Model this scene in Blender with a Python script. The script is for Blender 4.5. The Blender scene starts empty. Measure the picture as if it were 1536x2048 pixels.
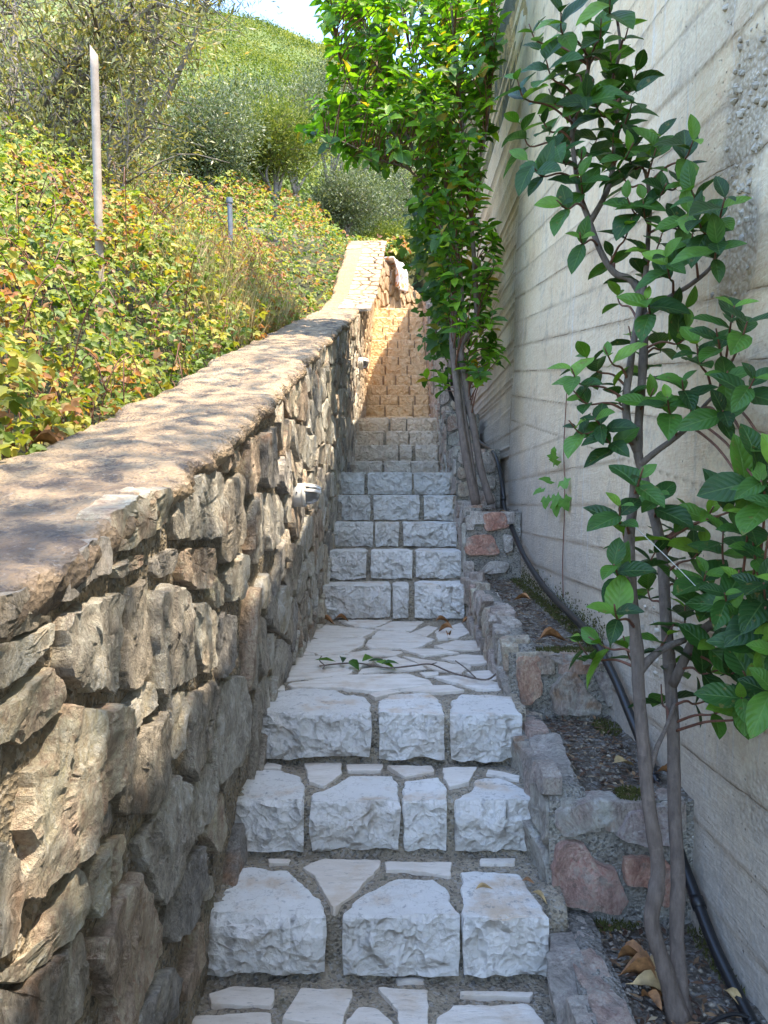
import bpy, math, random
import numpy as np
from mathutils import Vector, Matrix, Quaternion

random.seed(7)
RNG = np.random.default_rng(11)
scene = bpy.context.scene
COL = scene.collection

# ------------------------------------------------------------------ camera, sky, sun, exposure
CAMZ = 1.30            # eye height above the lowest paving
F, CX, CY = 1500.0, 768.0, 1010.0   # lens of the photograph in pixels (1536 x 2048)
cam = bpy.data.cameras.new('camera')
cam.sensor_fit = 'VERTICAL'
cam.sensor_height = 24.0
cam.lens = 24.0 * F / 2048.0
cam.shift_y = -14.0 / 2048.0
cam.clip_start = 0.05
cam.clip_end = 2000.0
camo = bpy.data.objects.new('camera', cam)
camo.location = (0, 0, CAMZ)
camo.rotation_euler = (math.radians(90), 0, 0)
COL.objects.link(camo)
scene.camera = camo

SUN = Vector((0.31, -0.25, 0.87)).normalized()
world = bpy.data.worlds.new('World')
scene.world = world
world.use_nodes = True
wn = world.node_tree
for n in list(wn.nodes):
    wn.nodes.remove(n)
sky = wn.nodes.new('ShaderNodeTexSky')
sky.sky_type = 'NISHITA'
sky.sun_disc = False
sky.sun_elevation = math.asin(SUN.z)
sky.sun_rotation = math.atan2(SUN.x, SUN.y)
sky.altitude = 50
sky.air_density = 1.0
sky.dust_density = 0.5
sky.ozone_density = 1.4
bg = wn.nodes.new('ShaderNodeBackground')
bg.inputs['Strength'].default_value = 0.15
wo = wn.nodes.new('ShaderNodeOutputWorld')
wn.links.new(sky.outputs[0], bg.inputs[0])
wn.links.new(bg.outputs[0], wo.inputs[0])
sl = bpy.data.lights.new('sun', 'SUN')
sl.energy = 2.2
sl.angle = math.radians(0.53)
sl.color = (1.0, 0.87, 0.68)
so = bpy.data.objects.new('sun', sl)
so.location = (6, -8, 18)
so.rotation_euler = SUN.to_track_quat('Z', 'Y').to_euler()
COL.objects.link(so)
scene.view_settings.view_transform = 'Standard'
scene.view_settings.look = 'None'
scene.view_settings.gamma = 1.0
scene.view_settings.use_curve_mapping = False
scene.view_settings.exposure = 2.7

# ------------------------------------------------------------------ numeric helpers
def _h(ix, iy, iz, s=0):
    h = (ix.astype(np.int64) * 374761393 + iy.astype(np.int64) * 668265263 + iz.astype(np.int64) * 1440662683 + s * 974634777) & 0xFFFFFFFF
    h = ((h ^ (h >> 13)) * 1274126177) & 0xFFFFFFFF
    h = ((h ^ (h >> 15)) * 2246822519) & 0xFFFFFFFF
    return ((h ^ (h >> 16)) & 0xFFFFFF) / float(0xFFFFFF)

def vnoise(P, s=0):
    P = np.asarray(P, float)
    i = np.floor(P).astype(np.int64)
    f = P - i
    f = f * f * (3 - 2 * f)
    r = 0
    for dx in (0, 1):
        wx = f[:, 0] if dx else 1 - f[:, 0]
        for dy in (0, 1):
            wy = f[:, 1] if dy else 1 - f[:, 1]
            for dz in (0, 1):
                wz = f[:, 2] if dz else 1 - f[:, 2]
                r = r + wx * wy * wz * _h(i[:, 0] + dx, i[:, 1] + dy, i[:, 2] + dz, s)
    return r * 2 - 1

def fbm(P, o=3, s=0):
    P = np.asarray(P, float)
    a, r = 1.0, 0
    for k in range(o):
        r = r + a * vnoise(P * (2.03 ** k) + 17.3 * k, s + k)
        a *= 0.5
    return r

def vor(P, s=0):
    """distance to the nearest scattered cell point (scallops when squared) and that cell's random number"""
    P = np.asarray(P, float)
    i = np.floor(P).astype(np.int64)
    best = np.full(len(P), 9.0)
    cid = np.zeros(len(P))
    for dx in (-1, 0, 1):
        for dy in (-1, 0, 1):
            for dz in (-1, 0, 1):
                jx, jy, jz = i[:, 0] + dx, i[:, 1] + dy, i[:, 2] + dz
                q = np.stack([jx + _h(jx, jy, jz, s + 1), jy + _h(jx, jy, jz, s + 2), jz + _h(jx, jy, jz, s + 3)], 1)
                d = ((P - q) ** 2).sum(1)
                m = d < best
                best[m] = d[m]
                cid[m] = _h(jx, jy, jz, s + 4)[m]
    return np.sqrt(best), cid

def vplane(P, s=0):
    """flaked surface: every cell is a plane of its own tilt, with little cliffs between"""
    P = np.asarray(P, float)
    i = np.floor(P).astype(np.int64)
    best = np.full(len(P), 9.0)
    out = np.zeros(len(P))
    for dx in (-1, 0, 1):
        for dy in (-1, 0, 1):
            for dz in (-1, 0, 1):
                jx, jy, jz = i[:, 0] + dx, i[:, 1] + dy, i[:, 2] + dz
                r = P - np.stack([jx + _h(jx, jy, jz, s + 1), jy + _h(jx, jy, jz, s + 2), jz + _h(jx, jy, jz, s + 3)], 1)
                d = (r ** 2).sum(1)
                m = d < best
                best[m] = d[m]
                t = np.stack([_h(jx, jy, jz, s + 5), _h(jx, jy, jz, s + 6), _h(jx, jy, jz, s + 7)], 1) - 0.5
                h = (r * t).sum(1) * 2 + (_h(jx, jy, jz, s + 8) - 0.5) * 0.5
                out[m] = h[m]
    return out

def sstep(x, a, b):
    t = np.clip((np.asarray(x, float) - a) / (b - a), 0, 1)
    return t * t * (3 - 2 * t)

def pt(px, py, d):
    """point of the place seen at photo pixel (px, py) at distance d"""
    return Vector(((px - CX) / F * d, d, CAMZ + (CY - py) / F * d))

def on_level(px, py, z):
    d = (z - CAMZ) * F / (CY - py)
    return ((px - CX) / F * d, d)

# ------------------------------------------------------------------ object helpers
def thing(name, label, cat, loc=(0, 0, 0), group=None):
    o = bpy.data.objects.new(name, None)
    o.empty_display_size = 0.1
    o.location = loc
    o['label'] = label
    o['category'] = cat
    if group:
        o['group'] = group
    COL.objects.link(o)
    return o

def tag(o, label, cat, group=None):
    o['label'] = label
    o['category'] = cat
    if group:
        o['group'] = group
    return o

def mesh_np(name, V, faces, smooth=True, uv=None, attr=None):
    """faces: list of (k,n) int arrays or a list of tuples"""
    me = bpy.data.meshes.new(name)
    V = np.asarray(V, np.float32)
    if len(faces) and not isinstance(faces[0], np.ndarray):
        me.from_pydata([tuple(map(float, v)) for v in V], [], [tuple(int(i) for i in f) for f in faces])
        nl = len(me.loops)
    else:
        nf = sum(len(a) for a in faces)
        nl = sum(a.size for a in faces)
        me.vertices.add(len(V))
        me.vertices.foreach_set('co', V.ravel())
        me.loops.add(nl)
        me.loops.foreach_set('vertex_index', np.concatenate([a.ravel() for a in faces]).astype(np.int32))
        me.polygons.add(nf)
        tot = np.concatenate([np.full(len(a), a.shape[1]) for a in faces]).astype(np.int32)
        st = np.concatenate([[0], np.cumsum(tot)[:-1]]).astype(np.int32)
        me.polygons.foreach_set('loop_start', st)
        me.polygons.foreach_set('loop_total', tot)
    if uv is not None:
        l = me.uv_layers.new(name='UVMap')
        vi = np.zeros(nl, np.int32)
        me.loops.foreach_get('vertex_index', vi)
        l.data.foreach_set('uv', np.asarray(uv, np.float32)[vi].ravel())
    if attr:
        for k, a in attr.items():
            at = me.attributes.new(k, 'FLOAT', 'POINT')
            at.data.foreach_set('value', np.asarray(a, np.float32))
    me.update(calc_edges=True)
    me.validate()
    me.polygons.foreach_set('use_smooth', np.full(len(me.polygons), bool(smooth)))
    return me

WLOC = {}
def link(name, me, m, parent=None, loc=(0, 0, 0), kind=None):
    o = bpy.data.objects.new(name, me)
    if m is not None and not me.materials:
        me.materials.append(m)
    COL.objects.link(o)
    if parent is not None:
        o.parent = parent
        o.location = Vector(loc) - WLOC.get(parent.name, Vector(parent.location))
    else:
        o.location = loc
    WLOC[o.name] = Vector(loc)
    if kind:
        o['kind'] = kind
    return o

def put(name, V, faces, m, parent=None, smooth=True, uv=None, attr=None, kind=None, origin=None, crease=None):
    V = np.asarray(V, float)
    c = V.mean(0) if origin is None else np.asarray(origin, float)
    me = mesh_np(name, V - c, faces, smooth, uv, attr)
    if crease:
        me.set_sharp_from_angle(angle=math.radians(crease))
    return link(name, me, m, parent, tuple(c), kind)

def grid_faces(nu, nv, wrap=False):
    a = np.arange(nu * nv).reshape(nu, nv)
    if wrap:
        a = np.concatenate([a, a[:, :1]], 1)
    return [np.stack([a[:-1, :-1], a[1:, :-1], a[1:, 1:], a[:-1, 1:]], -1).reshape(-1, 4)]

def tube_arrays(P, R, n=7, cap=True):
    P = np.asarray(P, float)
    m = len(P)
    R = np.asarray(R, float) * np.ones(m)
    T = np.gradient(P, axis=0)
    T /= np.linalg.norm(T, axis=1)[:, None] + 1e-9
    ref = np.array([0.3, 0.2, 1.0]) if abs(T[:, 2]).mean() < 0.8 else np.array([1.0, 0.3, 0.1])
    A = np.cross(T, ref)
    A /= np.linalg.norm(A, axis=1)[:, None] + 1e-9
    B = np.cross(T, A)
    th = np.arange(n) / n * 2 * np.pi
    V = P[:, None] + R[:, None, None] * (np.cos(th)[None, :, None] * A[:, None] + np.sin(th)[None, :, None] * B[:, None])
    V = V.reshape(-1, 3)
    a = np.arange(m * n).reshape(m, n)
    b = np.roll(a, -1, 1)
    Q = np.stack([a[:-1], b[:-1], b[1:], a[1:]], -1).reshape(-1, 4)
    if cap:
        V = np.concatenate([V, P[:1], P[-1:]])
        q0 = np.stack([b[0], a[0], np.full(n, m * n), np.full(n, m * n)], -1)
        q1 = np.stack([a[-1], b[-1], np.full(n, m * n + 1), np.full(n, m * n + 1)], -1)
        return V, Q, np.concatenate([q0, q1])[:, :3]
    return V, Q, np.zeros((0, 3), int)

def tubes(name, lst, m, parent=None, n=6, kind=None, smooth=True):
    """lst of (points, radii) welded into one mesh"""
    VV, QQ, TT, k = [], [], [], 0
    for P, R in lst:
        V, Q, T = tube_arrays(P, R, n)
        VV.append(V); QQ.append(Q + k); TT.append(T + k)
        k += len(V)
    V = np.concatenate(VV)
    fs = [np.concatenate(QQ)]
    T = np.concatenate(TT)
    if len(T):
        fs.append(T)
    return put(name, V, fs, m, parent, smooth, kind=kind)

def spline(P, k=6):
    P = np.asarray([tuple(p) for p in P], float)
    if len(P) < 3:
        t = np.linspace(0, 1, k + 1)[:, None]
        return P[0] * (1 - t) + P[-1] * t
    E = np.concatenate([[2 * P[0] - P[1]], P, [2 * P[-1] - P[-2]]])
    out = []
    for i in range(1, len(E) - 2):
        p0, p1, p2, p3 = E[i - 1], E[i], E[i + 1], E[i + 2]
        for t in np.arange(k) / k:
            out.append(0.5 * (2 * p1 + (p2 - p0) * t + (2 * p0 - 5 * p1 + 4 * p2 - p3) * t * t + (3 * p1 - p0 - 3 * p2 + p3) * t ** 3))
    out.append(P[-1])
    return np.array(out)

# ------------------------------------------------------------------ node helpers
class NT:
    def __init__(self, name):
        self.m = bpy.data.materials.new(name)
        self.m.use_nodes = True
        self.t = self.m.node_tree
        for n in list(self.t.nodes):
            self.t.nodes.remove(n)
        self.out = self.t.nodes.new('ShaderNodeOutputMaterial')
        self.b = self.t.nodes.new('ShaderNodeBsdfPrincipled')
        self.t.links.new(self.b.outputs[0], self.out.inputs[0])
        g = self.t.nodes.new('ShaderNodeNewGeometry')
        self.pos, self.nrm = g.outputs['Position'], g.outputs['True Normal']

    def put(self, sock, v):
        if hasattr(v, 'is_output'):
            self.t.links.new(v, sock)
        elif isinstance(v, (tuple, list)) and len(v) == 3 and sock.type == 'RGBA':
            sock.default_value = (*v, 1)
        else:
            sock.default_value = v

    def set(self, k, v):
        self.put(self.b.inputs[k], v)

    def math(self, op, a, b=0.0, c=0.0, clamp=False):
        n = self.t.nodes.new('ShaderNodeMath')
        n.operation = op
        n.use_clamp = clamp
        for i, v in enumerate((a, b, c)):
            self.put(n.inputs[i], v)
        return n.outputs[0]

    def vmath(self, op, a, b=(0, 0, 0)):
        n = self.t.nodes.new('ShaderNodeVectorMath')
        n.operation = op
        self.put(n.inputs[0], a)
        if op == 'SCALE':
            self.put(n.inputs['Scale'], b)
        else:
            self.put(n.inputs[1], b)
        return n.outputs[0]

    def noise(self, vec, scale, detail=4, rough=0.55, color=False, dist=0.0):
        n = self.t.nodes.new('ShaderNodeTexNoise')
        self.put(n.inputs['Vector'], vec)
        self.put(n.inputs['Scale'], scale)
        n.inputs['Detail'].default_value = detail
        n.inputs['Roughness'].default_value = rough
        n.inputs['Distortion'].default_value = dist
        return n.outputs['Color' if color else 'Fac']

    def voro(self, vec, scale, feat='F1', out='Distance', rnd=1.0):
        n = self.t.nodes.new('ShaderNodeTexVoronoi')
        n.feature = feat
        self.put(n.inputs['Vector'], vec)
        self.put(n.inputs['Scale'], scale)
        n.inputs['Randomness'].default_value = rnd
        return n.outputs[out]

    def flakes(self, vec, scale):
        n = self.t.nodes.new('ShaderNodeTexVoronoi')
        self.put(n.inputs['Vector'], vec)
        n.inputs['Scale'].default_value = scale
        sc = self.vmath('SCALE', vec, 1.0)
        r = self.vmath('SCALE', self.vmath('SUBTRACT', sc, n.outputs['Position']), scale)
        t = self.vmath('SUBTRACT', n.outputs['Color'], (0.5, 0.5, 0.5))
        d = self.t.nodes.new('ShaderNodeVectorMath')
        d.operation = 'DOT_PRODUCT'
        self.put(d.inputs[0], r)
        self.put(d.inputs[1], t)
        return d.outputs['Value']

    def ramp(self, fac, stops, const=False):
        n = self.t.nodes.new('ShaderNodeValToRGB')
        self.put(n.inputs[0], fac)
        cr = n.color_ramp
        if const:
            cr.interpolation = 'CONSTANT'
        while len(cr.elements) < len(stops):
            cr.elements.new(0.5)
        for e, (p, c) in zip(cr.elements, stops):
            e.position = p
            e.color = (*c, 1) if isinstance(c, tuple) else (c, c, c, 1)
        return n.outputs[0]

    def mix(self, fac, a, b, blend='MIX'):
        n = self.t.nodes.new('ShaderNodeMix')
        n.data_type = 'RGBA'
        n.blend_type = blend
        self.put(n.inputs[0], fac)
        self.put(n.inputs[6], a)
        self.put(n.inputs[7], b)
        return n.outputs[2]

    def sep(self, v):
        n = self.t.nodes.new('ShaderNodeSeparateXYZ')
        self.put(n.inputs[0], v)
        return n.outputs

    def step(self, v, a, b):
        n = self.t.nodes.new('ShaderNodeMapRange')
        n.interpolation_type = 'SMOOTHSTEP'
        self.put(n.inputs[0], v)
        n.inputs[1].default_value, n.inputs[2].default_value = a, b
        return n.outputs[0]

    def bump(self, h, strength=0.5, dist=0.01, normal=None):
        n = self.t.nodes.new('ShaderNodeBump')
        self.put(n.inputs['Strength'], strength)
        n.inputs['Distance'].default_value = dist
        self.put(n.inputs['Height'], h)
        if normal is not None:
            self.put(n.inputs['Normal'], normal)
        return n.outputs[0]

    def attr(self, name):
        n = self.t.nodes.new('ShaderNodeAttribute')
        n.attribute_name = name
        return n.outputs['Fac']

    def rnd(self):
        n = self.t.nodes.new('ShaderNodeObjectInfo')
        return self.math('FRACT', self.math('ADD', n.outputs['Random'], self.attr('rnd')))

    def uv(self):
        return self.t.nodes.new('ShaderNodeUVMap').outputs[0]

# ------------------------------------------------------------------ materials
def m_limestone():
    k = NT('dressed_limestone')
    p = k.pos
    nz = k.sep(k.nrm)[2]
    top = k.step(nz, 0.55, 0.85)
    r = k.rnd()
    base = k.ramp(k.noise(p, 4.0, 5), [(0.25, (0.66, 0.635, 0.59)), (0.5, (0.77, 0.745, 0.70)), (0.78, (0.83, 0.81, 0.77))])
    base = k.mix(k.math('MULTIPLY', r, 0.3), base, (0.50, 0.455, 0.40))
    st = k.step(k.noise(k.vmath('ADD', p, (3.1, 1.7, 0.3)), 5.5, 5, 0.6), 0.49, 0.70)
    st = k.math('MULTIPLY', st, k.math('MULTIPLY_ADD', top, 0.62, 0.2))
    base = k.mix(st, base, (0.56, 0.40, 0.25))
    lich = k.step(k.noise(p, 38.0, 4, 0.65), 0.57, 0.70)
    lich = k.math('MULTIPLY', lich, k.math('MULTIPLY_ADD', top, 0.55, 0.12))
    vein = k.step(k.math('ABSOLUTE', k.math('SUBTRACT', k.noise(p, 6.0, 6, 0.6), 0.5)), 0.012, 0.0)
    base = k.mix(k.math('MULTIPLY', vein, 0.35), base, (0.36, 0.32, 0.27))
    base = k.mix(lich, base, (0.23, 0.225, 0.22))
    # golden sunlight on the upper flights, painted into the stone colour
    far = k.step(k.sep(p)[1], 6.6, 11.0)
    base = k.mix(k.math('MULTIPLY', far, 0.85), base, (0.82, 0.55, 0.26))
    k.set('Base Color', base)
    k.set('Roughness', 0.82)
    wp = k.vmath('ADD', p, k.vmath('SCALE', k.noise(p, 9.0, 3, color=True), 0.09))
    v1 = k.voro(wp, 15.0)
    v2 = k.voro(k.vmath('ADD', wp, (0.31, 0.2, 0.1)), 36.0)
    h = k.math('ADD', k.math('MULTIPLY', k.math('MULTIPLY', v1, v1), 0.7), k.math('MULTIPLY', k.math('MULTIPLY', v2, v2), 0.3))
    h = k.math('ADD', h, k.math('MULTIPLY', k.flakes(wp, 17.0), 0.75))
    h = k.math('ADD', h, k.math('MULTIPLY', k.flakes(k.vmath('ADD', wp, (0.7, 0.1, 0.4)), 42.0), 0.30))
    side = k.math('MULTIPLY_ADD', top, -0.9, 1.0)
    fine = k.noise(p, 110.0, 5, 0.65)
    h2 = k.math('ADD', k.math('MULTIPLY', h, side), k.math('MULTIPLY', fine, 0.14))
    k.set('Normal', k.bump(h2, 1.0, 0.042))
    return k.m

def m_flag():
    k = NT('split_paving_limestone')
    p = k.pos
    r = k.rnd()
    q = k.vmath('MULTIPLY', p, (1.0, 3.5, 1.0))
    base = k.ramp(k.noise(q, 7.0, 6, 0.6), [(0.28, (0.56, 0.51, 0.44)), (0.5, (0.73, 0.68, 0.61)), (0.75, (0.81, 0.77, 0.71))])
    base = k.mix(k.math('MULTIPLY', r, 0.45), base, (0.56, 0.45, 0.34))
    st = k.step(k.noise(k.vmath('ADD', p, (1.3, 4.7, 0.3)), 6.5, 5, 0.62), 0.52, 0.68)
    base = k.mix(k.math('MULTIPLY', st, 0.45), base, (0.52, 0.37, 0.23))
    lich = k.step(k.noise(q, 30.0, 4, 0.65), 0.58, 0.70)
    base = k.mix(k.math('MULTIPLY', lich, 0.55), base, (0.22, 0.21, 0.20))
    k.set('Base Color', base)
    k.set('Roughness', 0.8)
    k.set('Normal', k.bump(k.math('ADD', k.noise(q, 16.0, 6, 0.6), k.math('MULTIPLY', k.noise(p, 120.0, 4), 0.2)), 0.5, 0.012))
    return k.m

def m_wallstone(name='rubble_limestone', warm=0.0, pink=0.0, tones=None):
    k = NT(name)
    p = k.pos
    r = k.rnd()
    tone = k.ramp(r, [(0.0, (0.42, 0.36, 0.285)), (0.16, (0.62, 0.55, 0.44)), (0.32, (0.38, 0.345, 0.305)), (0.46, (0.60, 0.49, 0.365)),
                      (0.6, (0.52, 0.465, 0.385)), (0.74, (0.68, 0.61, 0.49)), (0.88, (0.52, 0.395, 0.29))], True)
    if pink:
        tone = k.mix(pink, tone, k.ramp(k.math('FRACT', k.math('MULTIPLY', r, 5.3)), [(i / len(tones), c) for i, c in enumerate(tones)], True))
    n1 = k.noise(k.vmath('MULTIPLY', p, (1.6, 1.6, 0.8)), 9.0, 6, 0.62)
    base = k.mix(0.9, tone, k.ramp(n1, [(0.3, 0.30), (0.5, 0.55), (0.7, 0.84)]), 'OVERLAY')
    pale = k.step(k.noise(k.vmath('ADD', p, (7, 3, 1)), 6.0, 6, 0.66), 0.53, 0.68)
    base = k.mix(k.math('MULTIPLY', pale, 0.55), base, (0.60, 0.55, 0.46))
    rust = k.step(k.noise(k.vmath('ADD', p, (2, 9, 4)), 4.2, 5, 0.6), 0.56, 0.70)
    rg = k.step(k.math('FRACT', k.math('MULTIPLY', r, 7.7)), 0.35, 0.9)
    base = k.mix(k.math('MULTIPLY', k.math('MULTIPLY', rust, rg), 0.8), base, (0.33, 0.165, 0.07))
    dark = k.step(k.noise(p, 26.0, 6, 0.72), 0.54, 0.68)
    base = k.mix(k.math('MULTIPLY', dark, 0.45), base, (0.15, 0.13, 0.105))
    gq = k.vmath('ADD', k.vmath('MULTIPLY', p, (1.25, 1.25, 0.8)), k.vmath('SCALE', k.noise(p, 5.0, 2, color=True), 0.2))
    grain = k.noise(gq, 62.0, 8, 0.76)
    base = k.mix(0.75, base, k.ramp(grain, [(0.32, 0.20), (0.5, 0.54), (0.66, 0.84)]), 'OVERLAY')
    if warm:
        far = k.step(k.sep(p)[1], 8.2, 11.5)  # orange sunlit glow of the far end, put into the stone colour
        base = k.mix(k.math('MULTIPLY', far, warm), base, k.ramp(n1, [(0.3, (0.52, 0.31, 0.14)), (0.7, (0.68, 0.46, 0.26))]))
    k.set('Base Color', base)
    k.set('Roughness', 0.9)
    if pink:
        gl = k.step(k.noise(k.vmath('ADD', p, (3, 3, 8)), 16.0, 7, 0.72), 0.50, 0.62)
        base = k.mix(k.math('MULTIPLY', gl, 0.4), base, (0.46, 0.43, 0.37))
        k.set('Base Color', base)
    q = k.vmath('ADD', k.vmath('MULTIPLY', p, (1.3, 1.3, 0.85)), k.vmath('SCALE', k.noise(p, 6.0, 2, color=True), 0.12))
    h = k.math('ADD', k.math('MULTIPLY', k.noise(q, 26.0, 8, 0.66), 1.2), k.math('MULTIPLY', k.flakes(q, 30.0), 0.35))
    h = k.math('ADD', h, k.math('MULTIPLY', k.flakes(q, 75.0), 0.22))
    h = k.math('ADD', h, k.math('MULTIPLY', k.noise(p, 150.0, 3, 0.6), 0.25))
    h = k.math('ADD', h, k.math('MULTIPLY', grain, 0.9))
    k.set('Normal', k.bump(h, 1.0, 0.024))
    return k.m

def m_mortar(name='gritty_mortar', c0=(0.10, 0.095, 0.085), c1=(0.23, 0.215, 0.19), warm=0.0):
    k = NT(name)
    p = k.pos
    base = k.mix(0.8, k.ramp(k.noise(p, 16.0, 7, 0.7), [(0.3, c0), (0.7, c1)]), k.ramp(k.noise(p, 3.5, 4, 0.6), [(0.3, 0.36), (0.7, 0.68)]), 'OVERLAY')
    gr = k.voro(k.vmath('ADD', p, k.vmath('SCALE', k.noise(p, 60.0, 3, color=True), 0.02)), 120.0, out='Color')
    gs = k.step(k.sep(gr)[0], 0.72, 0.9)
    base = k.mix(k.math('MULTIPLY', gs, 0.6), base, (0.40, 0.38, 0.345))
    gd = k.step(k.sep(gr)[1], 0.7, 0.9)
    base = k.mix(k.math('MULTIPLY', gd, 0.6), base, (0.05, 0.05, 0.045))
    moss = k.step(k.noise(k.vmath('ADD', p, (5, 2, 8)), 5.0, 5, 0.65), 0.60, 0.74)
    base = k.mix(k.math('MULTIPLY', moss, 0.55), base, (0.075, 0.085, 0.028))
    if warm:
        far = k.step(k.sep(p)[1], 8.6, 11.0)  # far mortar tinted with the same painted sunlight
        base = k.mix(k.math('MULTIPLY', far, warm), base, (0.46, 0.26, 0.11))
    k.set('Base Color', base)
    k.set('Roughness', 0.95)
    h = k.math('ADD', k.voro(p, 110.0), k.math('MULTIPLY', k.noise(p, 50.0, 5, 0.7), 1.6))
    k.set('Normal', k.bump(h, 0.9, 0.010))
    return k.m

def m_coping():
    k = NT('lichened_coping')
    p = k.pos
    base = k.ramp(k.noise(p, 6.0, 7, 0.65), [(0.28, (0.26, 0.18, 0.12)), (0.5, (0.47, 0.345, 0.22)), (0.72, (0.60, 0.455, 0.30))])
    och = k.step(k.noise(k.vmath('ADD', p, (4, 4, 4)), 3.0, 4, 0.6), 0.56, 0.70)
    base = k.mix(k.math('MULTIPLY', och, 0.4), base, (0.40, 0.26, 0.13))
    lich = k.step(k.noise(k.vmath('ADD', p, (1, 8, 2)), 9.0, 9, 0.78), 0.51, 0.60)
    base = k.mix(k.math('MULTIPLY', lich, 0.72), base, (0.085, 0.075, 0.075))
    ncop = k.step(k.math('ADD', k.sep(p)[1], k.math('MULTIPLY', k.noise(p, 3.0, 4), 1.2)), 2.5, 1.5)  # near end darkened: partly dark stone, mostly shade painted into the colour
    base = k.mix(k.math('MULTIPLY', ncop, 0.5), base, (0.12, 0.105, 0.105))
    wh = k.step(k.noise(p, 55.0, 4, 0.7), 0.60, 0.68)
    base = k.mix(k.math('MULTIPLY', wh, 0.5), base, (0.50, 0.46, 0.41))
    far = k.step(k.sep(p)[1], 8.5, 11.0)  # warm sunlight on the upper wall top, mixed into its colour
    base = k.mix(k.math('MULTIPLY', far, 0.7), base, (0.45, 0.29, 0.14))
    k.set('Base Color', base)
    k.set('Roughness', 0.92)
    h = k.math('ADD', k.noise(p, 30.0, 8, 0.74), k.math('MULTIPLY', k.voro(p, 90.0), 0.5))
    k.set('Normal', k.bump(h, 1.0, 0.03))
    return k.m

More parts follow.
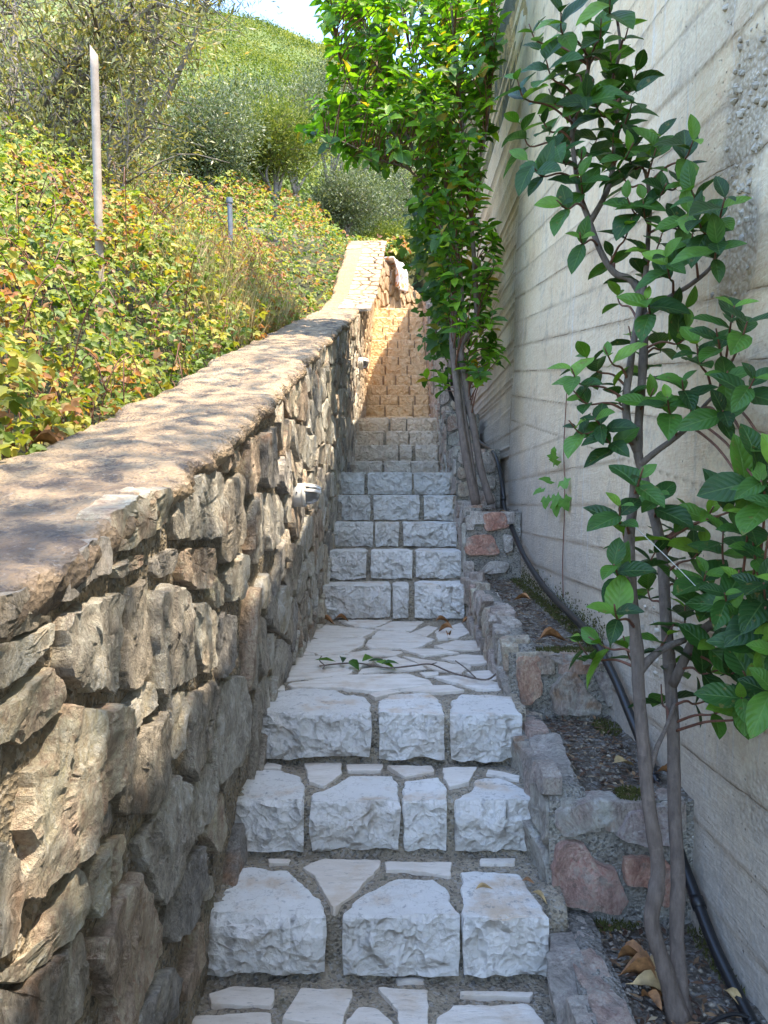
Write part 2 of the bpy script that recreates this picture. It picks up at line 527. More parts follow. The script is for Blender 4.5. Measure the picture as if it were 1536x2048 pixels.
def m_concrete():
    k = NT('board_marked_concrete')
    p = k.pos
    s = k.sep(p)
    base = k.ramp(k.noise(p, 2.2, 7, 0.62), [(0.28, (0.60, 0.41, 0.245)), (0.48, (0.83, 0.63, 0.395)), (0.72, (0.89, 0.73, 0.51))])
    bd = k.attr('board')
    base = k.mix(k.math('MULTIPLY', k.step(bd, 0.2, 0.9), 0.5), base, (0.62, 0.49, 0.34))
    # rain streaks running down the face
    q = k.vmath('MULTIPLY', p, (1.0, 9.0, 0.35))
    stk = k.step(k.noise(q, 2.6, 6, 0.6), 0.53, 0.72)
    base = k.mix(k.math('MULTIPLY', stk, 0.36), base, (0.33, 0.31, 0.28))
    q2 = k.vmath('MULTIPLY', k.vmath('ADD', p, (0, 3.3, 9)), (1.0, 14.0, 0.5))
    base = k.mix(k.math('MULTIPLY', k.step(k.noise(q2, 2.2, 5, 0.6), 0.58, 0.72), 0.55), base, (0.68, 0.66, 0.62))
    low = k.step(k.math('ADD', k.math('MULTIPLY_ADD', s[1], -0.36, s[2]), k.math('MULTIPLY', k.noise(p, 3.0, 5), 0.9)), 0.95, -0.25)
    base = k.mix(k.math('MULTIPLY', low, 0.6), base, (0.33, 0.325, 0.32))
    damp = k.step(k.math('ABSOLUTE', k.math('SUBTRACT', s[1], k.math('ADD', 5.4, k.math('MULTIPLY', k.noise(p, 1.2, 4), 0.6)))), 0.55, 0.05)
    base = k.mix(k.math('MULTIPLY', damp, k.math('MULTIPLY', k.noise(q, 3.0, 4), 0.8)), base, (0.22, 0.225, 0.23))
    pores = k.voro(p, 36.0)
    pm = k.math('MULTIPLY', k.step(pores, 0.16, 0.06), k.step(k.noise(p, 7.0, 4), 0.50, 0.60))
    base = k.mix(k.math('MULTIPLY', pm, 0.8), base, (0.14, 0.12, 0.10))
    jt = k.attr('joint')
    base = k.mix(k.math('MULTIPLY', jt, 0.95), base, (0.25, 0.165, 0.09))
    blot = k.step(k.noise(k.vmath('ADD', p, (0, 5, 2)), 5.0, 8, 0.72), 0.52, 0.66)
    base = k.mix(k.math('MULTIPLY', blot, 0.5), base, (0.38, 0.325, 0.26))
    fl = k.noise(p, 60.0, 7, 0.75)
    base = k.mix(0.6, base, k.ramp(fl, [(0.3, 0.32), (0.5, 0.52), (0.7, 0.72)]), 'OVERLAY')
    zz = k.math('SUBTRACT', s[2], CAMZ)
    sl = k.math('MULTIPLY', k.math('SUBTRACT', s[1], 3.0), 0.17)
    zs = k.math('SUBTRACT', zz, sl)
    up = k.math('MULTIPLY', k.math('GREATER_THAN', zs, 0.185), k.math('LESS_THAN', s[1], 5.78))
    ww = k.math('SUBTRACT', zz, k.math('MULTIPLY', up, sl))
    wj = k.math('ADD', k.math('DIVIDE', ww, 0.185), k.math('MULTIPLY', k.math('SUBTRACT', k.noise(p, 26.0, 3), 0.5), 0.035))
    fr = k.math('ABSOLUTE', k.math('SUBTRACT', k.math('FRACT', k.math('ADD', wj, 0.5)), 0.5))
    gt = k.step(k.noise(k.vmath('MULTIPLY', p, (1, 1.6, 5.0)), 1.7, 4, 0.6), 0.47, 0.62)
    line = k.math('MULTIPLY', k.math('MULTIPLY', k.step(fr, 0.022, 0.006), gt), k.step(k.noise(p, 13.0, 4, 0.6), 0.36, 0.56))
    base = k.mix(k.math('MULTIPLY', line, 0.5), base, (0.24, 0.165, 0.10))
    halo = k.math('MULTIPLY', k.step(fr, 0.11, 0.0), k.step(k.noise(p, 4.0, 6, 0.7), 0.45, 0.65))
    base = k.mix(k.math('MULTIPLY', halo, 0.45), base, (0.43, 0.33, 0.22))
    pit = k.attr('pit')
    agg = k.ramp(k.voro(p, 60.0, out='Distance'), [(0.1, (0.52, 0.46, 0.37)), (0.6, (0.30, 0.235, 0.165))])
    base = k.mix(k.math('MULTIPLY', pit, 0.65), base, agg)
    k.set('Base Color', base)
    k.set('Roughness', 0.9)
    grain = k.noise(k.vmath('MULTIPLY', p, (1.0, 0.25, 3.0)), 45.0, 5, 0.6)
    h = k.math('ADD', k.math('MULTIPLY', grain, 0.5), k.noise(p, 28.0, 7, 0.68))
    h = k.math('SUBTRACT', h, k.math('MULTIPLY', pm, 1.2))
    h = k.math('SUBTRACT', h, k.math('MULTIPLY', line, 1.1))
    h = k.math('ADD', h, k.math('MULTIPLY', k.math('MULTIPLY', k.voro(p, 60.0), pit), -1.0))
    k.set('Normal', k.bump(h, 0.75, 0.010))
    return k.m

def m_soil():
    k = NT('planter_soil')
    p = k.pos
    base = k.ramp(k.noise(p, 18.0, 7, 0.7), [(0.3, (0.085, 0.064, 0.046)), (0.55, (0.20, 0.165, 0.125)), (0.75, (0.34, 0.295, 0.235))])
    gs = k.step(k.sep(k.voro(p, 85.0, out='Color'))[0], 0.72, 0.86)
    base = k.mix(k.math('MULTIPLY', gs, 0.7), base, (0.36, 0.34, 0.31))
    moss = k.step(k.noise(k.vmath('ADD', p, (9, 9, 9)), 3.0, 4, 0.6), 0.58, 0.70)
    base = k.mix(k.math('MULTIPLY', moss, 0.45), base, (0.085, 0.085, 0.025))
    k.set('Base Color', base)
    k.set('Roughness', 1.0)
    k.set('Normal', k.bump(k.math('ADD', k.voro(p, 70.0), k.noise(p, 45.0, 6, 0.75)), 1.0, 0.02))
    return k.m

def m_plain(name, col, rough=0.6, var=0.25, scale=20.0, metal=0.0, bump=0.0):
    k = NT(name)
    d = tuple(c * (1 - var) for c in col)
    u = tuple(min(1, c * (1 + var)) for c in col)
    k.set('Base Color', k.ramp(k.noise(k.pos, scale, 5, 0.6), [(0.3, d), (0.7, u)]))
    k.set('Roughness', rough)
    k.set('Metallic', metal)
    if bump:
        k.set('Normal', k.bump(k.noise(k.pos, scale * 4, 5, 0.6), bump, 0.004))
    return k.m

def m_bark(name, col, scale=60.0):
    k = NT(name)
    p = k.vmath('MULTIPLY', k.pos, (1, 1, 0.3))
    d = tuple(c * 0.55 for c in col)
    u = tuple(min(1, c * 1.5) for c in col)
    base = k.ramp(k.noise(p, scale, 6, 0.65), [(0.28, d), (0.5, col), (0.75, u)])
    rings = k.step(k.noise(k.vmath('MULTIPLY', k.pos, (0.4, 0.4, 1.0)), 70.0, 3, 0.6), 0.58, 0.7)
    base = k.mix(k.math('MULTIPLY', rings, 0.45), base, u)
    k.set('Base Color', base)
    k.set('Roughness', 0.85)
    k.set('Normal', k.bump(k.noise(p, scale * 1.5, 6, 0.7), 0.8, 0.008))
    return k.m

def m_leaf(name, stops, trans=0.35, rough=0.42, tint=(1.5, 1.6, 0.5), vein=0.0, spec=0.5, hue=0.0):
    """stops: tones picked per leaf; trans: share of light let through"""
    k = NT(name)
    r = k.rnd()
    col = k.ramp(r, stops)
    col = k.mix(0.8, col, k.ramp(k.noise(k.pos, 35.0, 3), [(0.3, 0.40), (0.7, 0.62)]), 'OVERLAY')
    k.set('Roughness', rough)
    k.b.inputs['Specular IOR Level'].default_value = spec
    if vein:
        u = k.sep(k.uv())
        av = k.math('ABSOLUTE', u[1])
        mid = k.step(av, 0.075, 0.02)
        ph = k.math('SUBTRACT', k.math('MULTIPLY', u[0], 7.0), k.math('MULTIPLY', av, 2.2))
        tri = k.math('ABSOLUTE', k.math('SUBTRACT', k.math('FRACT', ph), 0.5))
        side = k.math('MULTIPLY', k.step(tri, 0.07, 0.0), 0.6)
        vn = k.math('MAXIMUM', mid, side)
        col = k.mix(k.math('MULTIPLY', vn, vein), col, (0.20, 0.30, 0.09))
        hgt = k.math('ADD', k.math('MULTIPLY', tri, 1.3), k.math('MULTIPLY', mid, -0.6))
        k.set('Normal', k.bump(hgt, 0.35, 0.004))
    if vein:
        blem = k.step(k.noise(k.pos, 48.0, 4, 0.6), 0.63, 0.70)
        col = k.mix(k.math('MULTIPLY', blem, 0.6), col, (0.20, 0.14, 0.04))
    k.set('Base Color', col)
    tr = k.t.nodes.new('ShaderNodeBsdfTranslucent')
    k.put(tr.inputs[0], k.mix(1.0, col, tint, 'MULTIPLY'))
    ms = k.t.nodes.new('ShaderNodeMixShader')
    ms.inputs[0].default_value = trans
    k.t.links.new(k.b.outputs[0], ms.inputs[1])
    k.t.links.new(tr.outputs[0], ms.inputs[2])
    k.t.links.new(ms.outputs[0], k.out.inputs[0])
    return k.m

def m_ground(name, a, b, c, scale=1.5):
    k = NT(name)
    p = k.pos
    base = k.ramp(k.noise(p, scale, 8, 0.65), [(0.3, a), (0.5, b), (0.7, c)])
    k.set('Base Color', base)
    k.set('Roughness', 1.0)
    k.set('Normal', k.bump(k.noise(p, scale * 4, 6, 0.7), 0.8, 0.08))
    return k.m

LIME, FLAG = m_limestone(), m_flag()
RUBBLE = m_wallstone('rubble_limestone', 0.75)
PINKS = m_wallstone('pinkish_grey_rubble', 0.3, 0.85, [(0.52, 0.415, 0.35), (0.55, 0.49, 0.41), (0.56, 0.385, 0.31), (0.50, 0.43, 0.37), (0.60, 0.48, 0.36)])
REDS = m_wallstone('red_rubble', 0.3, 0.95, [(0.58, 0.29, 0.205), (0.56, 0.33, 0.26), (0.60, 0.36, 0.25)])
LILAC = m_wallstone('lilac_grey_rubble', 0.3, 0.95, [(0.56, 0.44, 0.40), (0.54, 0.46, 0.40), (0.58, 0.49, 0.42)])
MORTAR = m_mortar('wall_mortar', (0.18, 0.145, 0.10), (0.37, 0.30, 0.21), 0.8)
SMORTAR = m_mortar('step_mortar', (0.23, 0.19, 0.135), (0.46, 0.385, 0.28), 0.6)
PMORTAR = m_mortar('planter_mortar', (0.22, 0.195, 0.16), (0.40, 0.37, 0.31), 0.2)
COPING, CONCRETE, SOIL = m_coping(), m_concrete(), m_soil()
PEBBLE = m_plain('pale_pebble', (0.40, 0.35, 0.28), 0.85, 0.45, 30)
GRAVEL = m_plain('soil_grit', (0.27, 0.225, 0.17), 0.9, 0.6, 60)
HOSE = m_plain('black_pipe', (0.012, 0.012, 0.013), 0.38, 0.4, 40)
BARK = m_bark('smooth_grey_bark', (0.15, 0.115, 0.092))
OBARK = m_bark('olive_bark', (0.17, 0.14, 0.11), 25)
REDTWIG = m_plain('reddish_twig', (0.15, 0.06, 0.035), 0.6, 0.4, 60)
WHITEP = m_plain('white_enamel', (0.56, 0.54, 0.50), 0.4, 0.10, 25)
POLEM = m_plain('weathered_pole', (0.34, 0.285, 0.24), 0.75, 0.22, 9, 0, 0.4)
POSTM = m_plain('grey_steel_post', (0.16, 0.18, 0.22), 0.5, 0.3, 14)
DRY = m_plain('dry_leaf', (0.30, 0.14, 0.05), 0.7, 0.55, 45)
DRYP = m_plain('pale_dry_leaf', (0.42, 0.29, 0.13), 0.7, 0.4, 30)
MOSSM = m_plain('moss', (0.085, 0.085, 0.018), 1.0, 0.5, 60)
LEAF_A = m_leaf('broad_leaf', [(0.0, (0.018, 0.050, 0.012)), (0.4, (0.028, 0.082, 0.015)), (0.7, (0.050, 0.130, 0.018)), (0.9, (0.09, 0.20, 0.022)), (1.0, (0.17, 0.30, 0.03))], 0.28, 0.44, (1.6, 1.7, 0.5), 0.3, 0.35)
LEAF_B = m_leaf('broad_leaf_tree', [(0.0, (0.03, 0.08, 0.012)), (0.4, (0.06, 0.15, 0.018)), (0.75, (0.13, 0.27, 0.022)), (0.94, (0.22, 0.38, 0.03)), (0.96, (0.30, 0.20, 0.03)), (1.0, (0.34, 0.24, 0.04))], 0.5, 0.42, (1.9, 2.0, 0.4), 0.3)
LEAF_V = m_leaf('vine_leaf', [(0.0, (0.035, 0.085, 0.014)), (0.5, (0.06, 0.14, 0.018)), (0.9, (0.11, 0.20, 0.025)), (1.0, (0.28, 0.22, 0.03))], 0.5, 0.5, (1.8, 1.9, 0.4))
LEAF_S = m_leaf('sprig_leaf', [(0.0, (0.10, 0.24, 0.04)), (1.0, (0.15, 0.30, 0.05))], 0.35, 0.5, (1.4, 1.5, 0.5))
BRAMBLE = m_leaf('bramble_leaf', [(0.0, (0.05, 0.10, 0.016)), (0.25, (0.11, 0.18, 0.025)), (0.5, (0.23, 0.27, 0.04)), (0.66, (0.38, 0.34, 0.06)), (0.74, (0.36, 0.17, 0.045)), (0.86, (0.25, 0.09, 0.03)), (1.0, (0.30, 0.19, 0.09))], 0.38, 0.55, (1.5, 1.5, 0.6))
OLIVE = m_leaf('olive_leaf', [(0.0, (0.045, 0.065, 0.022)), (0.5, (0.095, 0.12, 0.045)), (0.85, (0.18, 0.20, 0.10)), (1.0, (0.28, 0.29, 0.18))], 0.28, 0.5, (1.4, 1.5, 0.7))
NOLIVE = m_leaf('near_olive_leaf', [(0.0, (0.07, 0.075, 0.02)), (0.4, (0.18, 0.17, 0.05)), (0.8, (0.33, 0.30, 0.11)), (0.95, (0.46, 0.42, 0.22)), (1.0, (0.40, 0.22, 0.06))], 0.35, 0.45, (1.3, 1.3, 0.7))
SCRUB = m_leaf('hill_scrub_leaf', [(0.0, (0.05, 0.08, 0.012)), (0.5, (0.125, 0.16, 0.025)), (0.85, (0.21, 0.22, 0.045)), (1.0, (0.28, 0.27, 0.08))], 0.3, 0.7, (1.4, 1.5, 0.6), 0, 0.2)
STRAW = m_leaf('straw', [(0.0, (0.30, 0.24, 0.10)), (0.6, (0.42, 0.34, 0.17)), (1.0, (0.20, 0.22, 0.06))], 0.3, 0.7, (1.2, 1.2, 0.9))
GROUND = m_ground('dry_bank_earth', (0.028, 0.032, 0.012), (0.055, 0.058, 0.020), (0.10, 0.085, 0.036))
HILLM = m_ground('maquis_hillside', (0.05, 0.08, 0.016), (0.095, 0.13, 0.03), (0.15, 0.165, 0.05), 0.12)

# ------------------------------------------------------------------ the lie of the land (z relative to the eye; add CAMZ)
def Xw(d):                      # face of the left wall = left edge of the stairs
    return -0.52 + 0.02 * np.asarray(d, float)
def Xr(d):                      # right edge of the stairs
    return 0.43 + 0.0245 * np.asarray(d, float)
XB = 0.90                       # foot of the concrete wall
_zt = np.array([(-3, -0.9), (0.5, -0.22), (1.34, -0.02), (2.2, 0.2), (3.25, 0.52), (4.2, 0.84), (5.7, 1.31), (7.3, 1.8), (9.3, 2.42), (10.9, 3.04), (14.4, 5.0), (14.9, 5.25)])
def zt(d):                      # top of the left wall
    return np.interp(d, _zt[:, 0], _zt[:, 1])
# risers: distance and tread height
RIS = [(2.06, -1.118), (2.40, -0.947), (2.76, -0.762), (4.96, -0.530), (5.29, -0.325), (5.70, -0.133), (6.08, 0.08), (6.45, 0.28),
       (7.95, 0.466), (8.30, 0.664), (8.63, 0.851), (8.97, 1.046), (10.66, 1.26), (11.0, 1.467), (11.34, 1.663), (11.68, 1.869), (12.02, 2.09),
       (12.36, 2.315), (12.70, 2.523), (13.04, 2.73), (13.38, 2.944), (13.72, 3.156), (14.06, 3.365), (14.40, 3.61), (14.74, 3.87)]
FLOOR0 = -1.30
def tread(d):
    z = FLOOR0
    for r, t in RIS:
        if d >= r:
            z = t
    return z
def walltop(d):                 # top of the concrete wall
    return np.interp(d, [-4, 2, 6, 9, 11.4, 14.3, 16], [3.2, 3.85, 4.65, 5.2, 5.95, 5.65, 5.25])

def bank(x, y):
    """ground left of the wall"""
    x = np.asarray(x, float); y = np.asarray(y, float)
    zy = np.where(y < 14.9, zt(np.minimum(y, 14.9)) - 0.28, 4.97 + 0.36 * (y - 14.9))
    l = np.maximum(-0.95 - x, 0)
    return zy + np.where(l < 5, 0.20 * l, 1.0 + 0.08 * (l - 5))
def ground_z(x, y):
    x = np.asarray(x, float); y = np.asarray(y, float)
    mid = np.interp(y, [-12, 1.8, 2.8, 4.9, 6.4, 8.9, 10.6, 14.7, 19, 60], [-3.2, -1.5, -1.35, -1.1, -0.4, 0.3, 0.7, 3.2, 3.5, 20])
    right = np.where(y < 16, walltop(y) - 0.22, 5.03 + 0.38 * (y - 16)) + 0.12 * np.maximum(x - 1.2, 0)
    b = bank(np.minimum(x, -0.95), y)
    xl = np.asarray(Xw(np.clip(y, 0, 16))) - 0.25
    z = np.where(x < xl, b, np.where(x < 1.08, mid, right))
    t = sstep(y, 17.5, 24)
    return z * (1 - t) + (b * 0.5 + right * 0.5) * t * 1.0

# big ground sheet
xs = np.unique(np.concatenate([np.linspace(-320, -30, 14), np.linspace(-30, -8, 23), np.linspace(-8, -1.2, 35), [-1.0, -0.9, -0.8, -0.74, -0.68, -0.62, -0.56, -0.5, -0.3, 0, 0.4, 0.8, 1.02, 1.06, 1.1, 1.14, 1.2, 1.4], np.linspace(1.7, 8, 16), np.linspace(8, 30, 12), np.linspace(30, 320, 12)]))
ys = np.unique(np.concatenate([np.linspace(-300, -12, 10), np.linspace(-12, 0, 13), np.linspace(0, 18, 61), np.linspace(18, 60, 43)]))
gx, gy = np.meshgrid(xs, ys, indexing='ij')
gz = ground_z(gx.ravel(), gy.ravel())
gp = np.stack([gx.ravel(), gy.ravel(), gz], 1)
gz = gz + CAMZ + np.where(gx.ravel() < -1.1, 0.08, np.where(gx.ravel() > 1.3, 0.06, 0.0)) * fbm(gp * 1.3, 3)
me = mesh_np('ground', np.stack([gx.ravel(), gy.ravel(), gz], 1), grid_faces(len(xs), len(ys)))
link('ground', me, GROUND, kind='structure')

# hill behind
hx = np.linspace(-420, 420, 85); hy = np.concatenate([np.linspace(50, 270, 56), np.linspace(280, 420, 12)])
def hill_z(x, y):
    z = 11.5 + 0.735 * (np.minimum(y, 262) - 55) - 0.22 * (x + 36) * sstep(y, 60, 240) - np.maximum(y - 262, 0) * 0.6
    n = fbm(np.stack([x / 55, y / 55, 0 * x], 1), 4, 3)
    return z + n * 5.0 * sstep(y, 60, 120) - 6 * sstep(np.abs(x + 30), 160, 420) * 12
HX, HY = np.meshgrid(hx, hy, indexing='ij')
HZ = hill_z(HX.ravel(), HY.ravel())
me = mesh_np('hill', np.stack([HX.ravel(), HY.ravel(), HZ + CAMZ], 1), grid_faces(len(hx), len(hy)))
link('hill', me, HILLM, kind='structure')

# ------------------------------------------------------------------ stones
def chaikin(P, k=1):
    P = np.asarray(P, float)
    for _ in range(k):
        Q = np.roll(P, -1, 0)
        P = np.stack([0.88 * P + 0.12 * Q, 0.12 * P + 0.88 * Q], 1).reshape(-1, 2)
    return P

def resample(P, step):
    P = np.asarray(P, float)
    Q = np.concatenate([P, P[:1]])
    L = np.concatenate([[0], np.cumsum(np.linalg.norm(np.diff(Q, axis=0), axis=1))])
    n = max(8, int(L[-1] / step))
    t = np.linspace(0, L[-1], n, endpoint=False)
    return np.stack([np.interp(t, L, Q[:, 0]), np.interp(t, L, Q[:, 1])], 1)

def area_centroid(P):
    x, y = P[:, 0], P[:, 1]
    x1, y1 = np.roll(x, -1), np.roll(y, -1)
    c = x * y1 - x1 * y
    a = c.sum() / 2
    if abs(a) < 1e-9:
        return a, P.mean(0)
    return a, np.array([((x + x1) * c).sum(), ((y + y1) * c).sum()]) / (6 * a)

def face_stone_arrays(poly, O, U, V, N, proud=0.03, back=0.05, res=0.025, rough=0.012, seed=0, smooth=1, tilt=0.12, chis=0.0):
    """an irregular stone set in a face: outline poly in (u,v), bulging out along N"""
    P = chaikin(np.asarray(poly, float), smooth)
    a, c = area_centroid(P)
    if a < 0:
        P = P[::-1]
    P = resample(P, res)
    n = len(P)
    size = math.sqrt(abs(a)) + 1e-6
    q = np.concatenate([P, np.full((n, 1), seed * 1.7)], 1)
    d = P - c
    l = np.linalg.norm(d, axis=1)[:, None]
    P = P + d / l * ((fbm(q / (res * 3.0), 2, 5) * 0.7 + vnoise(q / (res * 1.3), 8) * 0.5)[:, None] * min(0.012, size * 0.05))
    fr = [(0.995, -back), (0.988, proud * 0.1), (0.978, proud * 0.82), (0.962, proud * 1.0)]
    k = max(2, int(size / 2 / res))
    for t in np.linspace(0.87, 0.14, k):
        fr.append((t, proud * (1.0 + 0.06 * (1 - t))))
    rings, hs = [], []
    rg = random.Random(seed)
    ta, tb = rg.uniform(-tilt, tilt), rg.uniform(-tilt, tilt)
    for s, h in fr:
        rings.append(c + (P - c) * s)
        hs.append(np.full(n, h))
    R = np.concatenate(rings + [c[None]])
    H = np.concatenate(hs + [np.array([proud * 1.06])])
    w = np.concatenate([np.full(n, 0.0), np.full(n, 0.25), np.full(n, 0.7), np.full(n * (len(fr) - 3) + 1, 1.0)])
    base3 = np.asarray(O)[None] + R[:, :1] * np.asarray(U)[None] + R[:, 1:2] * np.asarray(V)[None]
    H = H + w * ((R[:, 0] - c[0]) * ta + (R[:, 1] - c[1]) * tb)
    aq = base3 * np.array([1.0, 1.0, 0.55]) + seed * 0.37
    wq = aq + 0.02 * np.stack([fbm(aq * 14, 2, 1), fbm(aq * 14, 2, 2), fbm(aq * 14, 2, 3)], 1)
    H = H + w * rough * (fbm(aq * (2.6 / max(size, 0.08)), 2, 3) * 0.10 + fbm(aq * 26, 3, 7) * 0.34 + vplane(wq * 7, 13) * 0.26 + vplane(wq * 24, 19) * 0.26)
    if chis:
        v, _ = vor(base3 * 17 + fbm(base3 * 8, 2)[:, None] * 0.35, 9)
        H = H + w * chis * (v * v - 0.3)
    X = base3 + H[:, None] * np.asarray(N)[None]
    m = len(fr)
    g = np.arange(m * n).reshape(m, n)
    g2 = np.roll(g, -1, 1)
    Q = np.stack([g[:-1], g2[:-1], g2[1:], g[1:]], -1).reshape(-1, 4)
    T = np.stack([g[-1], g2[-1], np.full(n, m * n)], -1)
    return X, Q, T

def face_stone(name, parent, m, *a, **k):
    X, Q, T = face_stone_arrays(*a, **k)
    return put(name, X, [Q, T], m, parent, True, crease=24)

def joined_stones(name, parent, m, lst):
    VV, QQ, TT, RR, k = [], [], [], [], 0
    for i, (X, Q, T) in enumerate(lst):
        VV.append(X); QQ.append(Q + k); TT.append(T + k); RR.append(np.full(len(X), random.random())); k += len(X)
    return put(name, np.concatenate(VV), [np.concatenate(QQ), np.concatenate(TT)], m, parent, True, attr={'rnd': np.concatenate(RR)}, kind='stuff')

def clip_half(P, a, b):
    """keep the side of polygon P nearer to a than b"""
    mid = (a + b) / 2
    nrm = b - a
    s = ((P - mid) * nrm).sum(1)
    if (s <= 0).all():
        return P
    out = []
    n = len(P)
    for i in range(n):
        j = (i + 1) % n
        if s[i] <= 0:
            out.append(P[i])
        if (s[i] < 0) != (s[j] < 0) and s[i] != s[j]:
            t = s[i] / (s[i] - s[j])
            out.append(P[i] + (P[j] - P[i]) * t)
    return np.array(out) if len(out) > 2 else np.zeros((0, 2))

def cells(seeds, blockers=None, gap=0.012, reach=0.5, extra=None, aniso=(1.0, 1.0)):
    A = np.array(aniso)
    S = np.asarray(seeds, float) * A
    allp = S if blockers is None or not len(blockers) else np.concatenate([S, np.asarray(blockers, float) * A])
    out = []
    for i, s in enumerate(S):
        P = s + np.array([(-reach, -reach), (reach, -reach), (reach, reach), (-reach, reach)])
        d = np.linalg.norm(allp - s, axis=1)
        for j in np.argsort(d)[1:26]:
            if d[j] > reach * 2.2 or d[j] < 1e-6:
                continue
            P = clip_half(P, s, allp[j])
            if len(P) < 3:
                break
        if len(P) >= 3:
            P = P / A
            if extra is not None:
                for a, b in extra(s / A):
                    P = clip_half(P, np.asarray(a, float), np.asarray(b, float))
                    if len(P) < 3:
                        break
        if len(P) < 3:
            out.append(None)
            continue
        ar, c = area_centroid(P)
        r = np.linalg.norm(P - c, axis=1)
        P = c + (P - c) * np.maximum(0.3, 1 - gap * 1.25 / np.maximum(r, 1e-3))[:, None]
        out.append(P)
    return out

def jitter_seeds(u0, u1, v0f, v1f, du, dv, jit=0.36, rg=random):
    out = []
    u, c = u0, 0
    while u < u1:
        v = v0f(u) + (dv * 0.5 if c % 2 else 0)
        while v < v1f(u):
            out.append((u + rg.uniform(-jit, jit) * du, v + rg.uniform(-jit, jit) * dv))
            v += dv * rg.uniform(0.8, 1.25)
        u += du
        c += 1
    return out

